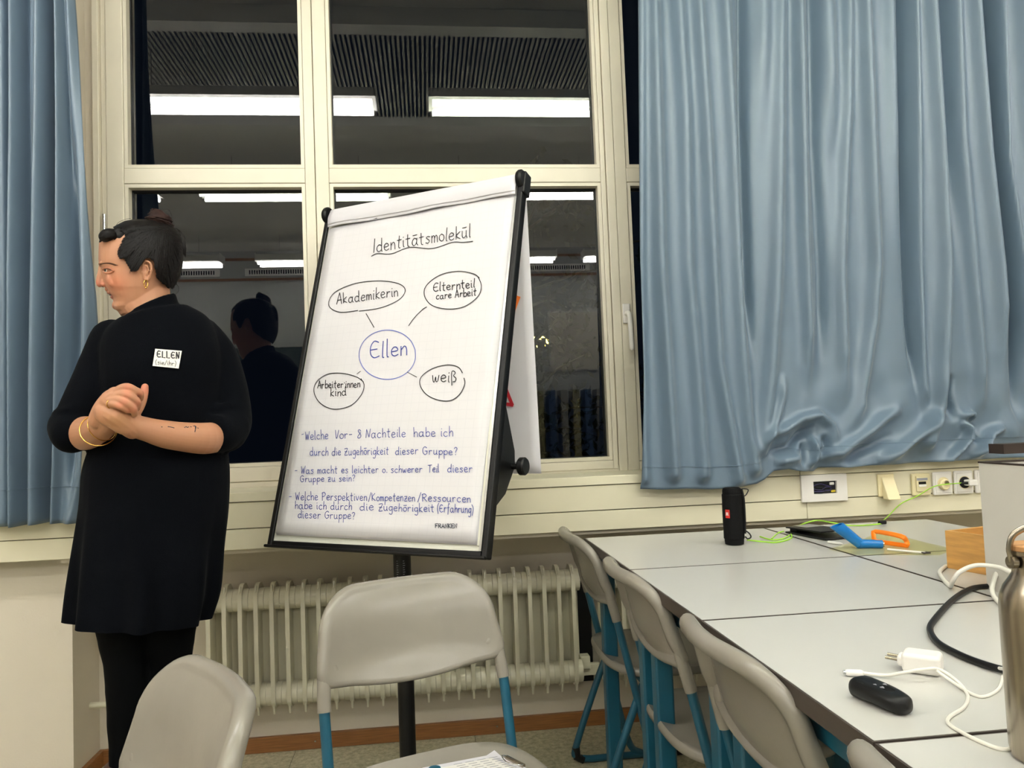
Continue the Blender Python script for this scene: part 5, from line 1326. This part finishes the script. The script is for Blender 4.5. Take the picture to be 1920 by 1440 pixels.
# ---------------- tights and boots
tg = MB()
limb(tg, [(232, 1120, 0, .082), (234, 1195, 0, .060), (236, 1240, 0, .050), (242, 1290, .01, .0535), (237, 1350, .01, .044), (232, 1400, .01, .0335), (230, 1445, .01, .030), (229, 1470, .01, .030)], 24)
limb(tg, [(318, 1120, 0, .082), (318, 1195, 0, .060), (320, 1240, 0, .050), (318, 1290, .01, .0535), (314, 1350, .01, .044), (311, 1400, .01, .0335), (309, 1445, .01, .030), (308, 1470, .01, .030)], 24)
unite('tights', tg, .005, M['tights'], wm, 3)
for nme, x_, tx in (('ankle_boot', 229, -.06), ('ankle_boot', 308, .03)):
    bt = MB(); a = FP(x_, 1438, .01); g_ = Vector((a.x, a.y, .0)); fwd_ = (-pn + Vector((pn.y, -pn.x, 0)) * tx * 3).normalized()
    # shaft
    bt.tube([Vector((a.x, a.y, z_)) for z_ in (a.z + .01, .14, .09, .05)], [.042, .040, .038, .040], 20)
    bt.ell(g_ + Vector((0, 0, .045)), [fwd_ * .05, fwd_.cross(Vector((0, 0, 1))) * .036, Vector((0, 0, .045))])
    bt.tube([g_ + fwd_ * t_ + Vector((0, 0, z_)) for t_, z_ in ((-.03, .035), (.05, .045), (.10, .036), (.15, .030))], [.033, .040, .040, .030], 20, round_caps=True)
    bt.box(-.04, .0, 0, 0, 0, 0)
    o = unite(nme, bt, .005, M['boot'], wm, 3)
    sm = MB(); sd_ = fwd_.cross(Vector((0, 0, 1)))
    sm.rings([[g_ + fwd_ * (.055 + .118 * math.cos(q_)) + sd_ * .042 * math.sin(q_) + Vector((0, 0, z_)) for q_ in [i * 2 * PI / 28 for i in range(28)]] for z_ in (.0, .014)])
    sm.build('sole', M['black'], o, smooth=True)
# ---------------- hair
def in_poly(x, y, P):
    c_ = False; j = len(P) - 1
    for i in range(len(P)):
        if (P[i][1] > y) != (P[j][1] > y) and x < (P[j][0] - P[i][0]) * (y - P[i][1]) / (P[j][1] - P[i][1]) + P[i][0]: c_ = not c_
        j = i
    return c_
hairline = [(415, 315), (470, 340), (510, 400), (455, 470), (425, 560), (440, 612), (500, 622), (530, 690), (560, 745), (615, 745), (650, 700), (672, 640), (720, 605), (790, 640), (800, 730), (815, 800), (862, 850), (930, 905), (1000, 930), (1200, 900), (1200, 100), (300, 100), (330, 300)]
hlv = [(224, 600, 760, 60), (240, 505, 850, 140), (285, 415, 970, 215), (340, 322, 1030, 250), (400, 272, 1058, 268), (500, 252, 1078, 282), (600, 250, 1080, 285), (700, 262, 1072, 280), (780, 275, 1050, 268), (840, 290, 1020, 250), (890, 300, 990, 225), (940, 310, 960, 200)]
def hsurf(cx, cy):
    """half depth of the hair shell at a point of the side view, or None"""
    ys_ = [l[0] for l in hlv]; xf = interp(cy, ys_, [l[1] for l in hlv]); xb2 = interp(cy, ys_, [l[2] for l in hlv]); W_ = interp(cy, ys_, [l[3] for l in hlv])
    xm2 = min(700, (xf + xb2) / 2 + 60)
    t = (xm2 - cx) / (xm2 - xf) if cx < xm2 else (cx - xm2) / (xb2 - xm2)
    if t >= 1: return 0
    return W_ * (1 - t ** 2.3) ** (1 / 2.1)
hm = MB(); NV_, NT = 120, 220
hv = []; ok = []
for j in range(NV_):
    cy = 224 + (940 - 224) * j / (NV_ - 1)
    ys_ = [l[0] for l in hlv]; xf = interp(cy, ys_, [l[1] for l in hlv]); xb2 = interp(cy, ys_, [l[2] for l in hlv]); W_ = interp(cy, ys_, [l[3] for l in hlv])
    xm2 = min(700, (xf + xb2) / 2 + 60)
    for k in range(NT):
        a = 2 * PI * k / NT; c_, s_ = math.cos(a), math.sin(a); e = .82 if c_ > 0 else .95
        x = xm2 - (xm2 - xf) * (abs(c_) ** e) if c_ > 0 else xm2 + (xb2 - xm2) * abs(c_) ** e
        g_ = 1 + .018 * math.sin(x * .045 + cy * .05) + .012 * math.sin(x * .11 - cy * .07)
        hv.append(HP(x, cy, W_ * g_ * DU * 1.07 * math.copysign(abs(s_) ** (.86 if c_ > 0 else .95), s_))); ok.append(in_poly(x, cy + 6 * math.sin(x * .12), hairline))
hm.v = [tuple(p) for p in hv]
for j in range(NV_ - 1):
    for k in range(NT):
        q_ = (j * NT + k, j * NT + (k + 1) % NT, (j + 1) * NT + (k + 1) % NT, (j + 1) * NT + k)
        if all(ok[i] for i in q_): hm.f.append(q_)
hm.f.append(tuple(range(NT)))
hr = hm.build('hair', M['hair'], wm, smooth='all', fix=True, solid=.003)
# strands combed up to the bun, over the near and far side
sm = MB(); rnd = random.Random(8)
front = [(415, 330), (500, 380), (452, 470), (424, 560), (445, 612), (505, 630), (535, 700), (565, 745), (615, 740), (660, 660), (715, 610), (780, 640), (805, 740), (830, 815), (900, 880), (980, 910), (1040, 800), (1070, 650), (1075, 500), (1050, 380)]
fs_ = spline([(a, b_, 0) for a, b_ in front], 10)
for i in range(560):
    s0 = fs_[rnd.randrange(len(fs_))]; cx0, cy0 = s0.x + rnd.uniform(-2, 14), s0.y + rnd.uniform(-16, 0)
    bx2, by2 = 850 + rnd.uniform(-90, 100), 315 + rnd.uniform(-20, 25)
    mx_, my_ = (cx0 + bx2) / 2 + rnd.uniform(-30, 30), (cy0 + by2) / 2 - 40 + rnd.uniform(-30, 20)
    side = -1 if rnd.random() < .72 else 1
    P = []
    for k in range(10):
        t = k / 9; x = (1 - t) ** 2 * cx0 + 2 * t * (1 - t) * mx_ + t * t * bx2; y = (1 - t) ** 2 * cy0 + 2 * t * (1 - t) * my_ + t * t * by2
        h_ = hsurf(x, y)
        P.append(HP(x, y, side * (h_ * 1.07 + 12) * DU))
    r = rnd.uniform(.0006, .0014)
    sm.tube(P, [r * .35] + [r] * 8 + [r * .4], 5)
sm.build('hair_strands', M['hair'], hr, smooth=True, kind='stuff')
# fringe roll
fm = MB()
fr = []
for k in range(15):
    dd_ = lerp(-232, 232, k / 14); xo = 240 + 190 * (abs(dd_) / 232) ** 2.6; c_ = 1 - .25 * abs(dd_ / 232)
    rg_ = []
    for j in range(24):
        a = 2 * PI * j / 24
        x = xo + 78 + 84 * math.cos(a) * c_ ; y = 388 + 72 * math.sin(a) * c_ * (1 + .12 * math.cos(a))
        rg_.append(HP(x, y, dd_ * DU))
    fr.append(rg_)
fm.rings(fr)
hb_(fm, 345, 385, -150, 105, 74, 90); hb_(fm, 440, 352, -110, 70, 52, 110, -.35)
fo = unite('fringe', fm, .003, M['hair'], hr, 4)
fst = MB()
for i in range(60):
    a0 = rnd.uniform(-2.6, -.3); dd_ = rnd.uniform(-232, -120)
    P = [HP(345 + 108 * math.cos(a0 + 2.6 - (a0 + 2.6) * 0 - k * .22 * 0 + k * -.0), 385, 0) for k in range(1)]
    x0_, y0_ = rnd.uniform(430, 450), rnd.uniform(330, 450); x1_, y1_ = rnd.uniform(244, 262), rnd.uniform(400, 452)
    yk = rnd.uniform(305, 380)
    P = []
    for k in range(8):
        t = k / 7; x = lerp(x0_, x1_, t); y = (1 - t) ** 2 * y0_ + 2 * t * (1 - t) * yk + t * t * y1_
        u_ = max(0, 1 - ((x - 345) / 112) ** 2 - ((y - 385) / 80) ** 2)
        P.append(HP(x, y, (-150 - 92 * math.sqrt(u_)) * DU))
    fst.tube(P, [.0004] + [.0011] * 6 + [.0004], 5)
fst.build('fringe_strands', M['hair'], fo, smooth=True, kind='stuff')
# bun
bm_ = MB(); hb_(bm_, 845, 235, 0, 118, 92, 110, .25); hb_(bm_, 880, 300, 0, 112, 52, 105, .15); hb_(bm_, 820, 170, 0, 80, 52, 70)
bn_ = unite('hair_bun', bm_, .003, M['hairbun'], hr, 3)
bs_ = MB()
for i in range(170):
    c0x, c0y = 848, 240; ph = rnd.uniform(0, 2 * PI); tl = rnd.uniform(-1.15, 1.0); rr_ = rnd.uniform(1.02, 1.16); P = []; L = rnd.uniform(1.2, 3.4)
    for k in range(12):
        a = ph + L * k / 11; ex = 122 * rr_ * math.cos(a); ed = 112 * rr_ * math.sin(a); ey = 82 * rr_ * math.sin(tl) + 30 * math.sin(a * 1.0 + tl * 3) + rnd.uniform(-3, 3)
        P.append(HP(c0x + ex * math.cos(tl) + ey * .2, c0y + ey + ex * .22, ed * math.cos(tl) * DU))
    r = rnd.uniform(.0010, .0026); bs_.tube(P, [r * .3] + [r] * 10 + [r * .3], 5)
bs_.build('bun_strands', M['hairbun'], bn_, smooth=True, kind='stuff')
ws = MB()
for i in range(46):
    x0_, y0_ = rnd.uniform(960, 1010), rnd.uniform(300, 370); L = rnd.uniform(0, 1)
    ws.tube([HP(a + rnd.uniform(-4, 4), b_, c_ * DU) for a, b_, c_ in spline([(x0_, y0_, -30), (lerp(1040, 1085, L), lerp(380, 370, L), -40 + 60 * L), (lerp(1065, 1112, L), 480, -30), (lerp(1070, 1108, L), lerp(540, 600, L), -20)], 4)], [.0004] + [.0009] * 11 + [.0003], 5)
for pts in ([(430, 300, 0), (460, 262, 0), (520, 236, 0), (600, 222, 0)], [(410, 290, -40), (440, 250, -30), (500, 222, 0), (560, 210, 0)], [(980, 840, -60), (1030, 880, -60), (1042, 930, -50), (1010, 970, -40)], [(1000, 850, -60), (1050, 820, -60), (1068, 740, -50), (1074, 660, -40)],
            [(880, 130, 0), (930, 120, 0), (965, 170, 0), (970, 210, 0)], [(640, 640, -285), (600, 660, -290), (560, 720, -280), (552, 760, -270)]):
    ws.tube([HP(a, b_, c_ * DU) for a, b_, c_ in spline(pts, 5)], .00045, 5)
ws.build('loose_wisps', M['hair'], hr, smooth=True, kind='stuff')
def hit(px, py, tree, lift=.002):
    r = ray(px, py).normalized(); h_, nrm, i, d_ = tree.ray_cast(CAM, r); return (h_ - r * lift) if h_ else None
BB = bvh(bo)
# ---------------- eyes, brows, mouth line
for s_ in (-1, 1):
    c_ = HP(342, 730, s_ * 122 * DU)
    em = MB(); em.ell(c_, [Vector((.0108, 0, 0)), Vector((0, .0108, 0)), Vector((0, 0, .0108))], 24, 14)
    eo = em.build('eye', M['eyewhite'], bo, smooth=True)
    fdir = (HP(0, 728) - HP(100, 728)).normalized(); gd = (fdir + pn * s_ * .75).normalized()
    im = MB(); im.ell(c_ + gd * .0062, [gd * .0055, gd.cross(Vector((0, 0, 1))) * .0056, Vector((0, 0, .0056))], 16, 8); im.build('iris', M['iris'], eo, smooth=True)
    lm = MB()
    def lid(pts, r0): 
        P = [HP(a, b_, s_ * d * DU) for a, b_, d in pts]; return lm.tube(spline(P, 5), r0, 8, round_caps=True)
    lid([(286, 722, 100), (304, 709, 140), (334, 706, 180), (360, 716, 200), (384, 734, 212)], .0030)
    lo = lm.build('upper_eyelid', M['skin'], bo, smooth=True)
    ca = lo.data.color_attributes.new('tone', 'FLOAT_COLOR', 'POINT')
    for d_ in ca.data: d_.color = srgb(170, 108, 80)
    lm = MB(); lid([(296, 748, 108), (320, 757, 148), (350, 757, 180), (378, 744, 206)], .0026)
    lo = lm.build('lower_eyelid', M['skin'], bo, smooth=True)
    ca = lo.data.color_attributes.new('tone', 'FLOAT_COLOR', 'POINT')
    for d_ in ca.data: d_.color = srgb(186, 122, 92)
    lm = MB(); P = [HP(a, b_, s_ * d * DU) for a, b_, d in [(284, 724, 108), (304, 715, 152), (334, 714, 190), (364, 724, 214)]]; lm.tube(spline(P, 5), [.0007 + .0006 * (i / 15) for i in range(16)], 6); lm.build('lash_line', M['brow'], bo, smooth=True)
    lm = MB()
    for i in range(46):
        t = i / 45; a = lerp(250, 408, t); b_ = 668 - 22 * math.sin(PI * min(1, t * 1.1) * .8) + t * 26; dd_ = lerp(70, 222, t ** .8)
        hd_ = 13 * (1 - .65 * t); Q_ = [(a, b_ + hd_ * .5), (a + 10, b_ - hd_ * .4), (a + 24, b_ - hd_ * .5)]
        P = []
        for cx_, cy_ in Q_:
            hh_ = hit(140 + cx_ * .1875, 370 + cy_ * .1875, BB, .0004) if s_ < 0 else None
            P.append(hh_ or HP(cx_, cy_, s_ * (dd_ + 4) * DU))
        if max((P[0] - p).length for p in P) < .02: lm.tube(P, .0006, 4)
    lm.build('eyebrow', M['brow'], bo, kind='stuff')
lm = MB(); lm.tube(spline([HP(a, b_, d * DU) for a, b_, d in [(400, 973, -72), (378, 974, -56), (354, 975, -26), (350, 975, 0), (354, 975, 26), (378, 974, 56), (400, 973, 72)]], 5), .0017, 6, round_caps=True)
lm.build('mouth_line', M['darkbrown'], bo, smooth=True)
hn_ = MB(); hb_(hn_, 284, 893, -24, 15, 6, 9); hb_(hn_, 284, 893, 24, 15, 6, 9); hn_.build('nostril', M['darkbrown'], bo, smooth=True)
# ---------------- jewellery
er = MB(); c_ = HP(712, 862, -286 * DU); ex_ = (HP(713, 862, -286 * DU) - HP(712, 862, -286 * DU)).normalized()
er.tube([c_ + ex_ * .0042 * math.cos(a) + pn * .0030 * math.cos(a) + Vector((0, 0, .0088)) * math.sin(a) for a in [i * 2 * PI / 20 for i in range(20)]], .0013, 8, closed=True)
er.ell(c_ + Vector((0, 0, -.0105)), [Vector((.0022, 0, 0)), Vector((0, .0022, 0)), Vector((0, 0, .0022))], 10, 6)
e_o = er.build('gold_earring', M['gold'], wm, smooth=True); e_o['label'] = 'small gold hoop earring'
# bracelets round the wrist of the left-hand forearm
def bracelet(pts, r, name):
    m_ = MB(); m_.tube(spline(pts, 6, closed=True), r, 8, closed=True); return m_.build(name, M['gold'], wm, smooth=True)
def brk(cx, cy, rx, ry, rot, d0, dd):
    out = []
    for k in range(12):
        a = 2 * PI * k / 12; x = rx * math.cos(a); y = ry * math.sin(a); X_ = cx + x * math.cos(rot) - y * math.sin(rot); Y_ = cy + x * math.sin(rot) + y * math.cos(rot)
        kx, ky = K((X_, Y_)); out.append(FP(kx, ky, d0 + dd * math.cos(a)))
    return out
def band(c_, ax_, rad, tilt, r, name):
    ax_ = ax_.normalized(); t_ = ax_.orthogonal().normalized(); s_ = ax_.cross(t_)
    P = [c_ + (t_ * math.cos(a) + s_ * math.sin(a)) * rad + ax_ * tilt * math.cos(a + .8) for a in [i * 2 * PI / 28 for i in range(28)]]
    m_ = MB(); m_.tube(P, r, 8, closed=True); return m_.build(name, M['gold'], wm, smooth=True)
wa, wb2 = FP(182, 806, -.13), FP(204, 790, -.182)
band(lerp(wa, wb2, .12) + Vector((0, 0, -.003)), wb2 - wa, .0375, .010, .0015, 'bracelet'); band(lerp(wa, wb2, .42), wb2 - wa, .0345, -.008, .0011, 'bracelet')
fa, fb = [FP(*K(f_[:2]), f_[2]) for f_ in fing[3][:2]]
band(lerp(fa, fb, .35), fb - fa, .0102, .001, .0010, 'ring')
# ---------------- name tag on the dress
cn = [(291, 654), (341, 658), (335, 691), (286, 686)]
H3 = [hit(*c_, DB) or FP(*c_, -.14) for c_ in cn]
n3 = (H3[1] - H3[0]).cross(H3[3] - H3[0]).normalized()
if n3.y < 0: n3 = -n3
p3 = sum(H3, Vector()) / 4 - n3 * .0035
tagc = [atP(*c_, p3, n3) for c_ in cn]
nt = MB(); nt.add(tagc, [(0, 1, 2, 3)]); to = nt.build('name_tag', M['white'], wm, fix=False, solid=.0012); to['label'] = 'white name sticker with handwritten name'
ribbons(text_strokes('ELLEN', 294, 670, 337, 673, 6.8, font=G, jit=.04), .0026, p3, n3, .0016, 'handwriting', M['ink'], to)
ribbons(text_strokes('(sie/ihr)', 291, 683, 330, 686, 4.6, jit=.04), .0011, p3, n3, .0016, 'handwriting', M['ink'], to)
# ---------------- forearm tattoo
tt_ = MB()
for s_ in ([(1520, 815), (1545, 800), (1560, 812), (1580, 802)], [(1640, 795), (1665, 790), (1672, 830), (1665, 875)], [(1655, 790), (1680, 800), (1675, 830)], [(1600, 800), (1620, 806)], [(1290, 800), (1330, 806), (1380, 818)], [(1200, 803), (1215, 806)], [(1700, 815), (1715, 825)]):
    P = []
    for c_ in spline([(a, b_, 0) for a, b_ in s_], 4):
        x, y = K((c_.x, c_.y)); h_ = hit(x, y + 1.5, BB, .0005)
        if h_: P.append(h_)
    if len(P) > 1: tt_.tube(P, .0009, 4)
tt_.build('tattoo', M['navy'], bo)
